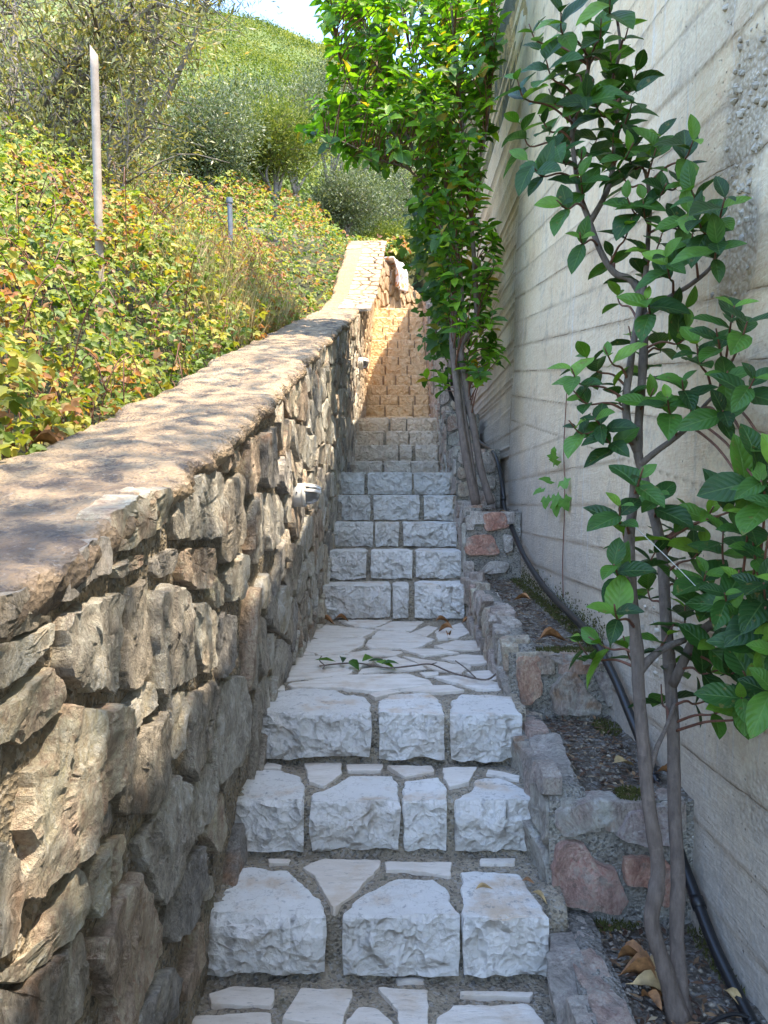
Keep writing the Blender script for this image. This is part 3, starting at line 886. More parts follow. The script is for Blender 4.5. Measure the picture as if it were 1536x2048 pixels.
# ------------------------------------------------------------------ left wall of rubble stone
WALL = thing('rubble_wall', 'long rubble stone wall with lichened top climbing beside the left edge of the stairs', 'stone wall', (-0.7, 1.0, 0))
Uw = np.array([0.02, 1.0, 0.0]); Uw_ = Uw / np.linalg.norm(Uw)
Nw = np.array([1.0, -0.02, 0.0]) / math.hypot(1, 0.02)
Ow = np.array([-0.52, 0.0, CAMZ])
def wall_uv(px, py):
    d = 0.52 / (0.02 - (px - CX) / F)
    return (d, (CY - py) / F * d)
WP = [
 [(-45,1975),(0,1985),(18,1965),(114,1893),(149,1852),(155,1881),(163,1943),(155,1978),(144,2019),(117,2048),(100,2120),(-45,2150)],
 [(-40,1950),(0,1946),(32,1922),(50,1908),(59,1864),(76,1826),(100,1802),(129,1729),(146,1741),(155,1764),(152,1838),(117,1882),(59,1925),(23,1960),(0,1972),(-40,1970)],
 [(-40,1680),(0,1700),(12,1723),(29,1767),(29,1799),(15,1852),(0,1899),(-40,1920)],
 [(107,1404),(136,1412),(200,1411),(229,1416),(231,1452),(220,1552),(190,1595),(164,1659),(152,1688),(120,1735),(67,1782),(56,1805),(32,1802),(26,1752),(38,1711),(28,1650),(32,1602),(36,1545),(72,1509),(90,1440)],
 [(0,1402),(21,1384),(68,1341),(86,1330),(97,1369),(97,1402),(75,1437),(21,1498),(4,1480),(-40,1500),(-40,1430)],
 [(286,1359),(295,1387),(294,1412),(272,1441),(247,1466),(238,1452),(240,1420),(258,1387),(265,1366)],
 [(308,1416),(317,1459),(317,1577),(286,1634),(251,1634),(217,1631),(215,1584),(229,1491),(251,1480),(294,1441)],
 [(209,1603),(208,1650),(176,1697),(158,1717),(158,1670),(176,1644),(190,1620)],
 [(237,1664),(240,1697),(229,1735),(217,1764),(205,1782),(188,1814),(176,1843),(158,1799),(160,1764),(176,1717),(211,1676)],
 [(259,1741),(275,1776),(296,1843),(300,1887),(287,1946),(272,1987),(246,2048),(240,2085),(212,2085),(188,1990),(167,1922),(170,1881),(190,1864),(199,1820),(231,1764),(246,1758)],
 [(340,1545),(356,1562),(360,1640),(359,1690),(348,1732),(331,1764),(319,1788),(305,1812),(296,1802),(287,1764),(272,1723),(261,1688),(275,1660),(297,1624),(318,1577)],
 [(384,1691),(393,1717),(391,1758),(384,1802),(372,1831),(357,1864),(334,1884),(311,1877),(316,1834),(328,1782),(352,1744),(369,1708)],
 [(322,1934),(337,1937),(347,1969),(337,2025),(322,2048),(290,2090),(255,2090),(249,2060),(267,2007),(287,1978)],
 [(378,1849),(395,1843),(395,1893),(387,1952),(372,1998),(352,2007),(350,1969),(360,1931),(372,1893)],
 [(431,1581),(438,1615),(438,1660),(432,1697),(416,1708),(392,1676),(396,1645),(412,1615)],
 [(397,1520),(412,1552),(412,1613),(387,1660),(369,1688),(362,1638),(365,1591),(376,1563)],
 [(322,1387),(354,1380),(356,1423),(351,1495),(333,1523),(326,1513),(322,1452)],
 [(360,1387),(380,1380),(415,1359),(426,1370),(426,1398),(408,1480),(376,1545),(369,1566),(355,1538),(358,1480)],
 [(451,1352),(476,1348),(482,1405),(480,1466),(462,1516),(423,1574),(416,1559),(417,1495),(428,1416),(437,1370)],
 [(462,1523),(462,1552),(444,1588),(437,1577),(440,1552)],
 [(487,1473),(487,1495),(469,1538),(465,1523),(476,1481)],
 [(-40,1190),(0,1187),(39,1171),(52,1220),(94,1236),(59,1256),(0,1276),(-40,1280)],
 [(-40,1290),(0,1283),(59,1262),(94,1243),(94,1285),(65,1308),(36,1331),(20,1353),(0,1370),(-40,1385)],
 [(205,1068),(208,1122),(195,1152),(156,1161),(124,1191),(98,1210),(102,1158),(124,1112),(153,1085)],
 [(208,1028),(244,1002),(309,968),(316,1005),(312,1047),(280,1073),(234,1103),(212,1106)],
 [(326,973),(397,938),(424,945),(426,1067),(400,1077),(355,1077),(332,1080)],
 [(208,1135),(247,1112),(277,1109),(277,1126),(241,1148),(215,1158)],
 [(98,1233),(163,1200),(231,1181),(229,1300),(226,1388),(160,1382),(130,1380),(104,1350)],
 [(237,1177),(280,1154),(282,1266),(278,1340),(250,1380),(231,1382),(234,1280)],
 [(290,1122),(335,1093),(340,1122),(335,1145),(312,1158),(290,1148)],
 [(345,1103),(358,1096),(413,1096),(416,1132),(400,1176),(374,1179),(347,1155)],
 [(288,1187),(326,1163),(352,1181),(361,1217),(363,1266),(374,1308),(371,1357),(330,1372),(306,1396),(290,1380),(286,1266)],
 [(367,1204),(391,1204),(418,1222),(420,1330),(391,1352),(380,1314),(370,1266)],
 [(410,1168),(430,1152),(439,1174),(434,1210),(420,1217),(407,1200)],
 [(424,1245),(436,1222),(460,1235),(460,1298),(446,1345),(427,1360)],
 [(438,1142),(469,1108),(481,1105),(481,1168),(474,1199),(445,1202)],
 [(429,968),(470,940),(474,1070),(468,1092),(434,1133),(424,1080)],
 [(475,880),(507,868),(510,960),(485,990),(476,986),(474,930)],
 [(514,866),(543,850),(545,967),(532,976),(517,970)],
 [(490,991),(510,979),(520,1036),(519,1106),(488,1134),(485,1094)],
 [(523,985),(548,992),(549,1070),(532,1102),(523,1102)],
 [(430,905),(468,885),(470,925),(430,950)],
]
traced = []
block_pts = []
for i, poly in enumerate(WP):
    q = np.array([wall_uv(*p) for p in poly])
    traced.append(q)
    a, c = area_centroid(q)
    r = resample(q, 0.05)
    for p in r:
        block_pts.append(c + (p - c) * 0.93)
        block_pts.append(c + (p - c) * 0.55)
    block_pts.append(c)
    sz = math.sqrt(abs(a))
    face_stone('stone', WALL, RUBBLE, q, Ow, Uw, (0, 0, 1), Nw, proud=min(0.032, 0.012 + sz * 0.07), back=0.05,
               res=0.0105 if c[0] < 2.2 else 0.016, rough=0.021, seed=100 + i, smooth=1, tilt=0.07)
block_pts = np.array(block_pts)
def low_z(u):
    z0, z1 = tread(u), tread(u + 0.3)
    return max(z0, z1) - 0.14 if u > 1.6 else FLOOR0 - 0.1
rg = random.Random(5)
seeds = jitter_seeds(0.72, 14.75, low_z, lambda u: float(zt(u)) - 0.07, 0.205, 0.20, 0.36, rg)
seeds = [s for s in seeds if np.min(np.linalg.norm(block_pts - np.array(s), axis=1)) > 0.055]
def wall_extra(s):
    t = math.atan2(float(zt(s[0] + 0.1) - zt(s[0] - 0.1)), 0.2)
    top = np.array([s[0], float(zt(s[0])) - 0.035])
    n = np.array([-math.sin(t), math.cos(t)])
    h = max(0.02, (top - s) @ n)
    p = np.asarray(s)
    return [(p, p + 2 * h * n), ((p[0], p[1]), (p[0], p[1] - 2 * max(0.03, p[1] - (low_z(p[0]) - 0.15))))]
cl = cells(seeds, block_pts, 0.014, 0.34, wall_extra, (1.0, 1.12))
todo = []
for s, P in zip(seeds, cl):
    if P is None or abs(area_centroid(P)[0]) < 0.0022:
        continue
    todo.append((s[0], P))
todo.sort(key=lambda t: t[0])
nstone = 300 - len(WP)
far_l = []
for i, (d, P) in enumerate(todo):
    sz = math.sqrt(abs(area_centroid(P)[0]))
    kw = dict(proud=min(0.034, 0.012 + sz * 0.08), back=0.04, res=0.016 if d < 2.2 else (0.026 if d < 4.5 else 0.04), rough=0.022, seed=400 + i, tilt=0.12)
    if i < nstone:
        face_stone('stone', WALL, RUBBLE, P, Ow, Uw, (0, 0, 1), Nw, **kw)
    else:
        far_l.append(face_stone_arrays(P, Ow, Uw, (0, 0, 1), Nw, **kw))
if far_l:
    joined_stones('upper_stones', WALL, RUBBLE, far_l)
# mortar core (front face rough, closed box behind)
yy = np.concatenate([np.arange(0.6, 4, 0.025), np.arange(4, 14.91, 0.06)])
tt = np.linspace(0, 1, 70)
Yg, Tg = np.meshgrid(yy, tt, indexing='ij')
zlo = np.array([low_z(y) - 0.4 for y in yy])
Zg = zlo[:, None] * (1 - Tg) + (zt(yy)[:, None] - 0.012) * Tg
Pm = np.stack([np.asarray(Xw(Yg)) + 0 * Zg, Yg, Zg + CAMZ], -1).reshape(-1, 3)
Pm[:, 0] += -0.002 + 0.009 * fbm(Pm * 9, 3, 2) + 0.005 * fbm(Pm * 40, 2, 8)
nb = len(Pm)
put('mortar', Pm, grid_faces(len(yy), len(tt)), MORTAR, WALL)
# back and core of the wall
yk = np.linspace(0.6, 14.9, 60)
bv = []
for y in yk:
    x = float(Xw(y))
    bv += [(x - 0.05, y, zlo[0] - 1 + CAMZ if y < 3 else tread(y) - 0.8 + CAMZ), (x - 0.05, y, float(zt(y)) - 0.02 + CAMZ), (x - 0.44, y, float(zt(y)) - 0.02 + CAMZ), (x - 0.44, y, float(zt(y)) - 1.2 + CAMZ)]
put('wall_core', np.array(bv), grid_faces(len(yk), 4, True) + [np.array([[3, 2, 1, 0]]), np.array([[len(bv) - 4, len(bv) - 3, len(bv) - 2, len(bv) - 1]])], MORTAR, WALL, False)
# coping: a rough mortared top slab with a broken lip
yc = np.concatenate([np.arange(0.6, 4, 0.016), np.arange(4, 14.92, 0.045)])
prof = [(0.0, -0.075), (0.012, -0.06), (0.02, -0.04), (0.018, -0.02), (0.01, -0.006), (-0.006, 0.001)] + [(-x, 0.002) for x in np.linspace(0.02, 0.44, 36)] + [(-0.455, -0.008), (-0.47, -0.03), (-0.47, -0.09)]
prof = np.array(prof)
Yg = np.repeat(yc[:, None], len(prof), 1)
Xg = np.asarray(Xw(Yg)) + prof[None, :, 0]
Zg = zt(Yg) + prof[None, :, 1]
Pc = np.stack([Xg, Yg, Zg + CAMZ], -1).reshape(-1, 3)
lip = np.tile(np.exp(-((np.arange(len(prof)) - 3) / 2.6) ** 2), len(yc))
bk = np.tile((np.arange(len(prof)) > len(prof) - 5).astype(float), len(yc))
ch = fbm(Pc * np.array([1, 7, 1]), 3, 4)
Pc[:, 0] += lip * (0.030 * ch + 0.016 * fbm(Pc * 30, 2, 6) + 0.012) + bk * 0.03 * ch
Pc[:, 2] += 0.012 * fbm(Pc * 6, 4, 1) + 0.004 * fbm(Pc * 45, 2, 9) - lip * 0.018 * np.maximum(fbm(Pc * np.array([1, 11, 1]), 2, 14), 0)
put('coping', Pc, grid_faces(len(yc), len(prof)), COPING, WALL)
# flat stones let into the upper end of the wall top
rg = random.Random(9)
sd = jitter_seeds(9.6, 14.8, lambda u: 0.06, lambda u: 0.43, 0.24, 0.15, 0.3, rg)
def cs_extra(s):
    p = np.asarray(s)
    return [(p, (p[0], 2 * 0.455 - p[1])), (p, (p[0], 0.02 - p[1] if p[1] > 0.02 else p[1] - 0.02))]
for i, P in enumerate(cells(sd, None, 0.016, 0.3, cs_extra)):
    if P is None or abs(area_centroid(P)[0]) < 0.006:
        continue
    d0 = float(P[:, 0].mean())
    sl_ = float(zt(d0 + 0.3) - zt(d0 - 0.3)) / 0.6
    O = np.array([float(Xw(d0)), 0, CAMZ + float(zt(d0)) - sl_ * d0])
    N = np.array([0, -sl_, 1.0]); N /= np.linalg.norm(N)
    face_stone('coping_stone', WALL, RUBBLE, P, O, (0.02, 1, sl_), (-1, 0, 0), N, proud=0.016, back=0.02, res=0.035, rough=0.006, seed=900 + i, tilt=0.02)

# ------------------------------------------------------------------ staircase
STAIR = thing('staircase', 'steep straight staircase of rough white limestone blocks between stone wall and planters', 'staircase', (0, 2.0, 0))
def block(poly, ztop, h, parent, m, res=0.02, seed=0, chisel=0.016, name='step_stone'):
    """a roughly dressed block: plan outline poly, flat top, split face"""
    P = np.asarray(poly, float)
    a, c = area_centroid(P)
    if a < 0:
        P = P[::-1]
    P = c + (P - c) * 1.012
    P = resample(P, res)
    n = len(P)
    T = np.roll(P, -1, 0) - np.roll(P, 1, 0)
    nr = np.stack([T[:, 1], -T[:, 0]], 1)
    nr /= np.linalg.norm(nr, axis=1)[:, None] + 1e-9
    nr = (np.roll(nr, 1, 0) + nr + np.roll(nr, -1, 0)) / 3
    front = sstep(-nr[:, 1], 0.3, 0.8)
    jit = fbm(np.concatenate([P * 26, np.full((n, 1), seed)], 1), 3, 4)
    P = P + nr * (jit * 0.006)[:, None]
    lv = max(5, int(h / res))
    V = []
    top_s = [0.2, 0.4, 0.6, 0.78, 0.9, 0.965]
    for s in top_s:
        V.append(np.concatenate([c + (P - c) * s, np.full((n, 1), ztop)], 1))
    V.append(np.concatenate([P - nr * 0.004, np.full((n, 1), ztop - 0.0005)], 1))
    zs = [ztop - 0.006] + list(np.linspace(ztop - 0.018, ztop - h, lv))
    for z in zs:
        t = (ztop - z) / h
        off = front * (0.007 * math.sin(min(1, t * 1.1) * math.pi) - 0.004 * max(0, t - 0.75) / 0.25) - (1 - front) * 0.006 * t
        V.append(np.concatenate([P + nr * off[:, None], np.full((n, 1), z)], 1))
    nt = len(top_s) + 1
    X = np.concatenate(V)
    k = np.arange(len(X)) // n
    fr = np.tile(front, len(V))
    NR = np.tile(nr, (len(V), 1))
    wp = X + 0.05 * np.stack([fbm(X * 7, 2, 1), fbm(X * 7, 2, 2), fbm(X * 7, 2, 3)], 1) + seed * 0.71
    v1, _ = vor(wp * np.array([9, 9, 12]), 3)
    v2, _ = vor(wp * np.array([22, 22, 26]), 6)
    dsp = chisel * (1.5 * (v1 * v1 - 0.28) + 0.55 * (v2 * v2 - 0.28)) + chisel * 0.5 * fbm(X * 6 + seed, 2, 11)
    edge = np.where(k < nt, 0, np.clip((k - nt + 0.3) / 1.5, 0, 1))
    X[:, :2] += NR * (edge * dsp * (0.25 + 0.75 * fr))[:, None]
    flat = np.where(k < nt, 1.0, 0.4)
    X[:, 2] += flat * (0.005 * fbm(X * 5 + seed, 3, 12) + 0.0015 * fbm(X * 40, 2, 13))
    # chips along the front arris and uneven lower edge
    chip = np.maximum(0, fbm(X * np.array([18, 5, 5]) + seed, 2, 15) - 0.25)
    X[:, 2] -= np.where((k >= nt - 2) & (k <= nt + 1), 0.022 * chip * fr, 0)
    X[:, 2] += np.where(k >= k.max() - 1, 0.010 * fbm(X * 14 + seed, 2, 16), 0)
    X = np.concatenate([X, [[c[0], c[1], ztop]]])
    m_ = len(V)
    g = np.arange(m_ * n).reshape(m_, n)
    g2 = np.roll(g, -1, 1)
    Q = np.stack([g[:-1], g[1:], g2[1:], g2[:-1]], -1).reshape(-1, 4)
    Tt = np.stack([g[0], g2[0], np.full(n, m_ * n)], -1)
    return put(name, X, [Q, Tt], m, parent, True, crease=26)

def px_plan(poly, z):
    return [on_level(x, y, z + CAMZ) for x, y in poly]
STEP1 = [
 [(404,1829),(429,1797),(473,1739),(502,1733),(575,1739),(595,1763),(614,1778),(639,1797),(649,1829)],
 [(685,1829),(722,1792),(771,1761),(810,1756),(868,1758),(893,1778),(900,1802),(917,1829)],
 [(926,1829),(922,1744),(956,1739),(1034,1746),(1054,1773),(1078,1802),(1095,1829)]]
STEP2 = [
 [(460,1602),(478,1568),(497,1541),(561,1539),(600,1553),(607,1573),(606,1602)],
 [(624,1602),(629,1585),(673,1568),(702,1551),(785,1553),(795,1568),(795,1602)],
 [(806,1602),(810,1563),(878,1556),(893,1578),(893,1602)],
 [(910,1602),(942,1585),(951,1558),(995,1556),(1039,1573),(1075,1602)]]
STEP3 = [
 [(516,1426),(523,1391),(598,1376),(668,1378),(693,1389),(727,1391),(741,1408),(739,1426)],
 [(758,1426),(756,1403),(777,1389),(860,1385),(877,1399),(889,1426)],
 [(900,1428),(902,1403),(923,1389),(1023,1393),(1042,1428)]]
for si, (polys, z, h) in enumerate(((STEP1, RIS[0][1], 0.165), (STEP2, RIS[1][1], 0.16), (STEP3, RIS[2][1], 0.165))):
    for j, p in enumerate(polys):
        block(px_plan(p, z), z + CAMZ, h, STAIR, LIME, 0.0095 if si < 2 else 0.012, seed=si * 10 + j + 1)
SPLIT = {3: [(120,575),(595,695),(735,1050)], 4: [(165,425),(455,720),(745,1030)], 5: [(195,465),(485,630),(665,1005)], 6: [(210,450),(475,765),(795,995)],
         7: [(245,415),(435,715),(735,975)], 8: [(315,525),(540,705),(715,890)], 9: [(330,625),(640,715),(740,885)], 10: [(340,535),(555,695),(705,880)], 11: [(350,565),(580,680),(690,880)]}
rg = random.Random(3)
for i in range(3, len(RIS)):
    d, z = RIS[i]
    zb = RIS[i - 1][1]
    if i in SPLIT:
        spans = [((600 + a / 3.2 - CX) / F * d, (600 + b / 3.2 - CX) / F * d) for a, b in SPLIT[i]]
    else:
        x0, x1 = float(Xw(d)) + 0.02, float(Xr(d)) - 0.02
        n = rg.choice((3, 3, 4))
        cut = sorted(x0 + (x1 - x0) * (k + rg.uniform(-0.22, 0.22)) / n for k in range(1, n))
        e = [x0] + cut + [x1]
        spans = [(e[k] + 0.014, e[k + 1] - 0.014) for k in range(n)]
    nxt = RIS[i + 1][0] if i + 1 < len(RIS) else d + 0.4
    dep = min(0.27, nxt - d - 0.03)
    for j, (a, b) in enumerate(spans):
        w = b - a
        j1, j2 = rg.uniform(0, 0.04), rg.uniform(0, 0.04)
        poly = [(a, d), (b, d), (b + 0.003, d + dep * 0.5), (b - j1, d + dep), ((a + b) / 2, d + dep + rg.uniform(-0.02, 0.03)), (a + j2, d + dep), (a - 0.003, d + dep * 0.5)]
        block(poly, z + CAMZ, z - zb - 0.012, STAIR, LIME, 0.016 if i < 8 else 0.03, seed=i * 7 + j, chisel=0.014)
FLAGS1 = [[(602,1734),(644,1718),(761,1719),(756,1734),(717,1778),(668,1814),(644,1773),(624,1749)], [(771,1724),(902,1724),(902,1753),(849,1744),(805,1739),(773,1741)],
          [(536,1718),(580,1718),(578,1727),(539,1726)], [(960,1717),(1030,1716),(1028,1726),(962,1728)]]
FLAGS2 = [[(609,1524),(683,1526),(683,1548),(649,1573),(619,1563)], [(692,1529),(766,1528),(761,1540),(697,1541)], [(775,1531),(863,1531),(868,1543),(810,1553),(785,1539)],
          [(885,1536),(954,1534),(937,1563),(898,1573),(888,1553)], [(976,1538),(1039,1551),(1039,1562),(973,1547)], [(492,1531),(522,1522),(563,1531),(561,1537),(495,1537)]]
FLAGS0 = [[(419,1988),(473,1971),(546,1978),(544,2012),(424,2007)], [(390,2032),(541,2024),(541,2070),(380,2070)], [(600,1978),(705,1978),(683,2052),(566,2037)],
          [(756,1976),(856,1978),(856,2070),(800,2070),(795,2022)], [(692,2041),(717,2015),(756,2017),(785,2048),(785,2085),(690,2085)],
          [(873,2037),(912,2010),(1054,2007),(1088,2041),(1088,2090),(870,2090)], [(922,1982),(1064,1984),(1060,1994),(922,1990)], [(790,1955),(850,1955),(846,1964),(796,1964)]]
LZ = [[(280,350),(550,310),(850,305),(960,340),(960,360),(680,390),(520,370),(300,365)], [(160,385),(215,340),(265,365),(260,385)], [(215,335),(300,220),(560,215),(640,220),(690,235),(560,310),(400,325)],
      [(665,400),(740,385),(820,390),(700,418)], [(820,385),(950,360),(1060,360),(1125,385),(980,395)], [(325,160),(400,140),(640,132),(645,160),(560,205),(440,215),(350,190)],
      [(360,120),(400,65),(520,75),(700,95),(640,125),(430,138)], [(650,170),(710,100),(830,100),(980,140),(900,180),(700,182)], [(520,50),(780,45),(700,80),(600,78)], [(700,90),(780,55),(930,55),(870,100)],
      [(550,210),(700,186),(830,200),(790,218),(600,220)], [(820,185),(1000,185),(1100,205),(930,218)], [(690,240),(800,224),(930,270),(940,283),(760,290),(610,305),(640,282),(735,278)],
      [(830,222),(1160,270),(1110,300),(980,285)], [(865,110),(950,75),(1000,85),(945,125)], [(985,100),(1110,60),(1150,110),(1100,130),(1000,140)], [(985,170),(1080,145),(1200,150),(1210,190),(1050,190)],
      [(1010,230),(1120,212),(1230,220),(1250,250),(1160,260)], [(910,300),(1000,295),(1000,312),(940,318)], [(980,322),(1060,312),(1310,350),(1310,380),(1180,375)], [(1130,297),(1250,290),(1300,330),(1210,343)], [(300,205),(350,192),(410,212),(298,216)]]
FLAGS3 = [[(460 + x / 2.4, 1220 + y / 2.4) for x, y in p] for p in LZ]
for si, (polys, z) in enumerate(((FLAGS0, FLOOR0), (FLAGS1, RIS[0][1]), (FLAGS2, RIS[1][1]), (FLAGS3, RIS[2][1]))):
    for j, p in enumerate(polys):
        q = np.array(px_plan(p, z))
        q = q.mean(0) + (q - q.mean(0)) * 1.035
        face_stone('paving_stone', STAIR, FLAG, q, (0, 0, z + CAMZ - 0.006), (1, 0, 0), (0, 1, 0), (0, 0, 1), proud=0.0065, back=0.02, res=0.014, rough=0.0022, seed=1500 + si * 40 + j, smooth=0, tilt=0.008)
# landings higher up: paving seen edge-on
for (d0, d1, z) in ((6.75, 7.9, 0.28), (9.26, 10.6, 1.046), (15.05, 17.2, 3.87)):
    sd = jitter_seeds(float(Xw(d0)) + 0.15, float(Xr(d0)) - 0.05, lambda u: d0 + 0.12, lambda u: d1 - 0.05, 0.3, 0.3, 0.3, rg)
    ex = lambda s: [(np.asarray(s), (s[0], 2 * d1 - s[1])), (np.asarray(s), (s[0], 2 * d0 - s[1])), (np.asarray(s), (2 * float(Xw(d1)) + 0.02 - s[0], s[1])), (np.asarray(s), (2 * float(Xr(d0)) - 0.02 - s[0], s[1]))]
    for j, P in enumerate(cells(sd, None, 0.012, 0.4, ex)):
        if P is not None:
            face_stone('paving_stone', STAIR, FLAG, P, (0, 0, z + CAMZ - 0.006), (1, 0, 0), (0, 1, 0), (0, 0, 1), proud=0.0065, back=0.02, res=0.05, rough=0.002, seed=1900 + j, tilt=0.008)
# bedding mortar: one stepped sheet recessed behind the stones
pr = [(0.4, FLOOR0 - 0.010)]
zprev = FLOOR0
for d, z in RIS:
    pr += [(d + 0.004, zprev - 0.010), (d + 0.024, zprev + 0.02), (d + 0.028, z - 0.03), (d + 0.045, z - 0.011)]
    zprev = z
pr += [(17.4, zprev - 0.011)]
pr = np.array(pr)
L = np.concatenate([[0], np.cumsum(np.linalg.norm(np.diff(pr, axis=0), axis=1))])
near = np.interp(5.4, pr[:, 0], L)
s = np.concatenate([np.arange(0, near, 0.012), np.arange(near, L[-1], 0.03)])
py_, pz_ = np.interp(s, L, pr[:, 0]), np.interp(s, L, pr[:, 1])
ux = np.linspace(0, 1, 84)
Xg = (np.asarray(Xw(py_)) - 0.03)[:, None] * (1 - ux) + (np.asarray(Xr(py_)) + 0.03)[:, None] * ux
Pm = np.stack([Xg, np.repeat(py_[:, None], 84, 1), np.repeat(pz_[:, None], 84, 1) + CAMZ], -1).reshape(-1, 3)
nn = fbm(Pm * 11, 3, 21)
n2 = fbm(Pm * 55, 2, 22)
Pm[:, 1] += 0.008 * nn + 0.004 * n2
Pm[:, 2] += 0.005 * nn + 0.0032 * n2
edge = np.tile(np.maximum(np.exp(-(ux / 0.05) ** 2), np.exp(-((1 - ux) / 0.05) ** 2)), len(s))
Pm[:, 2] += edge * 0.012 * (1 + nn)
put('bedding_mortar', Pm, grid_faces(len(s), 84), SMORTAR, STAIR)

# ------------------------------------------------------------------ concrete retaining wall on the right
CW = thing('concrete_wall', 'tall board marked concrete retaining wall along the right side of the stairs', 'concrete wall', (1.1, 2.0, 0))
def Xc(z, y):
    return XB + 0.04 * np.maximum(z + 1.3, 0) * 0.9 + 0.012 * (y > 5.78) - 0.0 * y
yw = np.concatenate([np.arange(-0.5, 1.2, 0.06), np.arange(1.2, 6.2, 0.017), np.arange(6.2, 16.01, 0.05)])
zw = np.concatenate([np.arange(-1.6, 2.4, 0.0115), np.arange(2.4, 6.1, 0.05)])
Yg, Zg = np.meshgrid(yw, zw, indexing='ij')
Yf, Zf = Yg.ravel(), Zg.ravel()
Zf = np.minimum(Zf, walltop(Yf))
S_ = sstep(Zf, -0.5, 0.7)
nearm = (Yf < 5.78).astype(float)
wob = 0.03 * vnoise(np.stack([Yf * 0.8, Zf * 0.5, 0 * Yf], 1), 31)
w = np.where((nearm > 0) & (Zf > 0.185 + 0.17 * (Yf - 3.0)), Zf - 0.17 * (Yf - 3.0), Zf)
sp = 0.185
bi = np.floor(w / sp)
fr = np.abs(w / sp - np.round(w / sp)) * sp
edge_id = np.round(w / sp)
gate = sstep(vnoise(np.stack([Yf * 2.2, edge_id * 3.7, 0 * Yf], 1), 41), -0.35, 0.25)
fin = np.exp(-(fr / 0.0055) ** 2) * gate
gr_ = np.exp(-(fr / 0.010) ** 2) * (1 - gate)
bo = _h(bi.astype(np.int64), (nearm * 3).astype(np.int64), np.zeros(len(bi), np.int64), 5)
P3 = np.stack([np.zeros_like(Yf), Yf, Zf], 1)
# second course of finer ribs beyond the joint
rib = np.abs(Zf / 0.075 - np.round(Zf / 0.075)) * 0.075
ribs = np.exp(-(rib / 0.008) ** 2) * (1 - nearm) * sstep(vnoise(np.stack([Yf * 0.7, np.round(Zf / 0.075) * 2.1, 0 * Yf], 1), 47), -0.5, 0.2)
bump = fin * 0.003 + gr_ * (-0.002) + (bo - 0.5) * 0.006 * (1 + 2.0 * (1 - nearm)) + ribs * 0.016
bump += 0.004 * fbm(P3 * 3, 3, 33) + 0.0012 * fbm(P3 * np.array([1, 8, 30]), 2, 34)
crack = np.exp(-((Yf - 5.78 - 0.05 * vnoise(np.stack([Zf * 2.5, 0 * Zf, 0 * Zf], 1), 51) - 0.02 * vnoise(np.stack([Zf * 11, 0 * Zf, 0 * Zf], 1), 52)) / 0.028) ** 2)
bump -= 0.035 * crack * (0.5 + 0.5 * vnoise(np.stack([Zf * 6, 0 * Zf + 2, 0 * Zf], 1), 53))
def spot(y0, z0, ry, rz):
    q = ((Yf - y0) / ry) ** 2 + ((Zf - z0) / rz) ** 2 + 0.55 * fbm(P3 * 7, 3, 61)
    return sstep(q, 1.0, 0.35)
pit = np.clip(spot(2.02, 1.06, 0.16, 0.34) + spot(2.1, 0.72, 0.16, 0.22) * 0.8 + spot(2.15, 1.55, 0.1, 0.2) * 0.6 + spot(2.45, -0.42, 0.3, 0.2) * 0.55 + spot(1.85, -0.75, 0.14, 0.12) * 0.5 + spot(3.6, 0.55, 0.3, 0.1) * 0.7, 0, 1)
vv, _ = vor(P3 * 55, 7)
bump += pit * (-0.007 + 0.008 * (0.5 - vv))
bump += 0.03 * sstep(Zf - (-1.26 + 0.0), 0.0, -0.02) * nearm * 0
Xf = Xc(Zf, Yf) - bump
Pw = np.stack([Xf, Yf, Zf + CAMZ], 1)
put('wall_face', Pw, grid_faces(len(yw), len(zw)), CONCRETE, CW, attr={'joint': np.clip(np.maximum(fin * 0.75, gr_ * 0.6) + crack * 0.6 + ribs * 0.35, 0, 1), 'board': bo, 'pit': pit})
yk = np.linspace(-0.5, 16, 34)
bv = []
for y in yk:
    zt_ = float(walltop(y))
    bv += [(float(Xc(zt_, y)) + 0.02, y, zt_ + CAMZ - 0.004), (1.38, y, zt_ + CAMZ - 0.004), (1.38, y, -1.8 + CAMZ), (1.0, y, -1.8 + CAMZ)]
put('wall_body', np.array(bv), grid_faces(len(yk), 4, True) + [np.array([[0, 1, 2, 3]]), np.array([[len(bv) - 1, len(bv) - 2, len(bv) - 3, len(bv) - 4]])], CONCRETE, CW, False)
cp = []
for y in yk:
    zt_ = float(walltop(y)) + CAMZ
    x0 = float(Xc(zt_ - CAMZ, y))
    cp += [(x0 - 0.03, y, zt_ - 0.02), (x0 - 0.03, y, zt_ + 0.05), (1.42, y, zt_ + 0.05), (1.42, y, zt_ - 0.02)]
put('wall_cap', np.array(cp), grid_faces(len(yk), 4, True) + [np.array([[0, 1, 2, 3]]), np.array([[len(cp) - 1, len(cp) - 2, len(cp) - 3, len(cp) - 4]])], CONCRETE, CW, False)

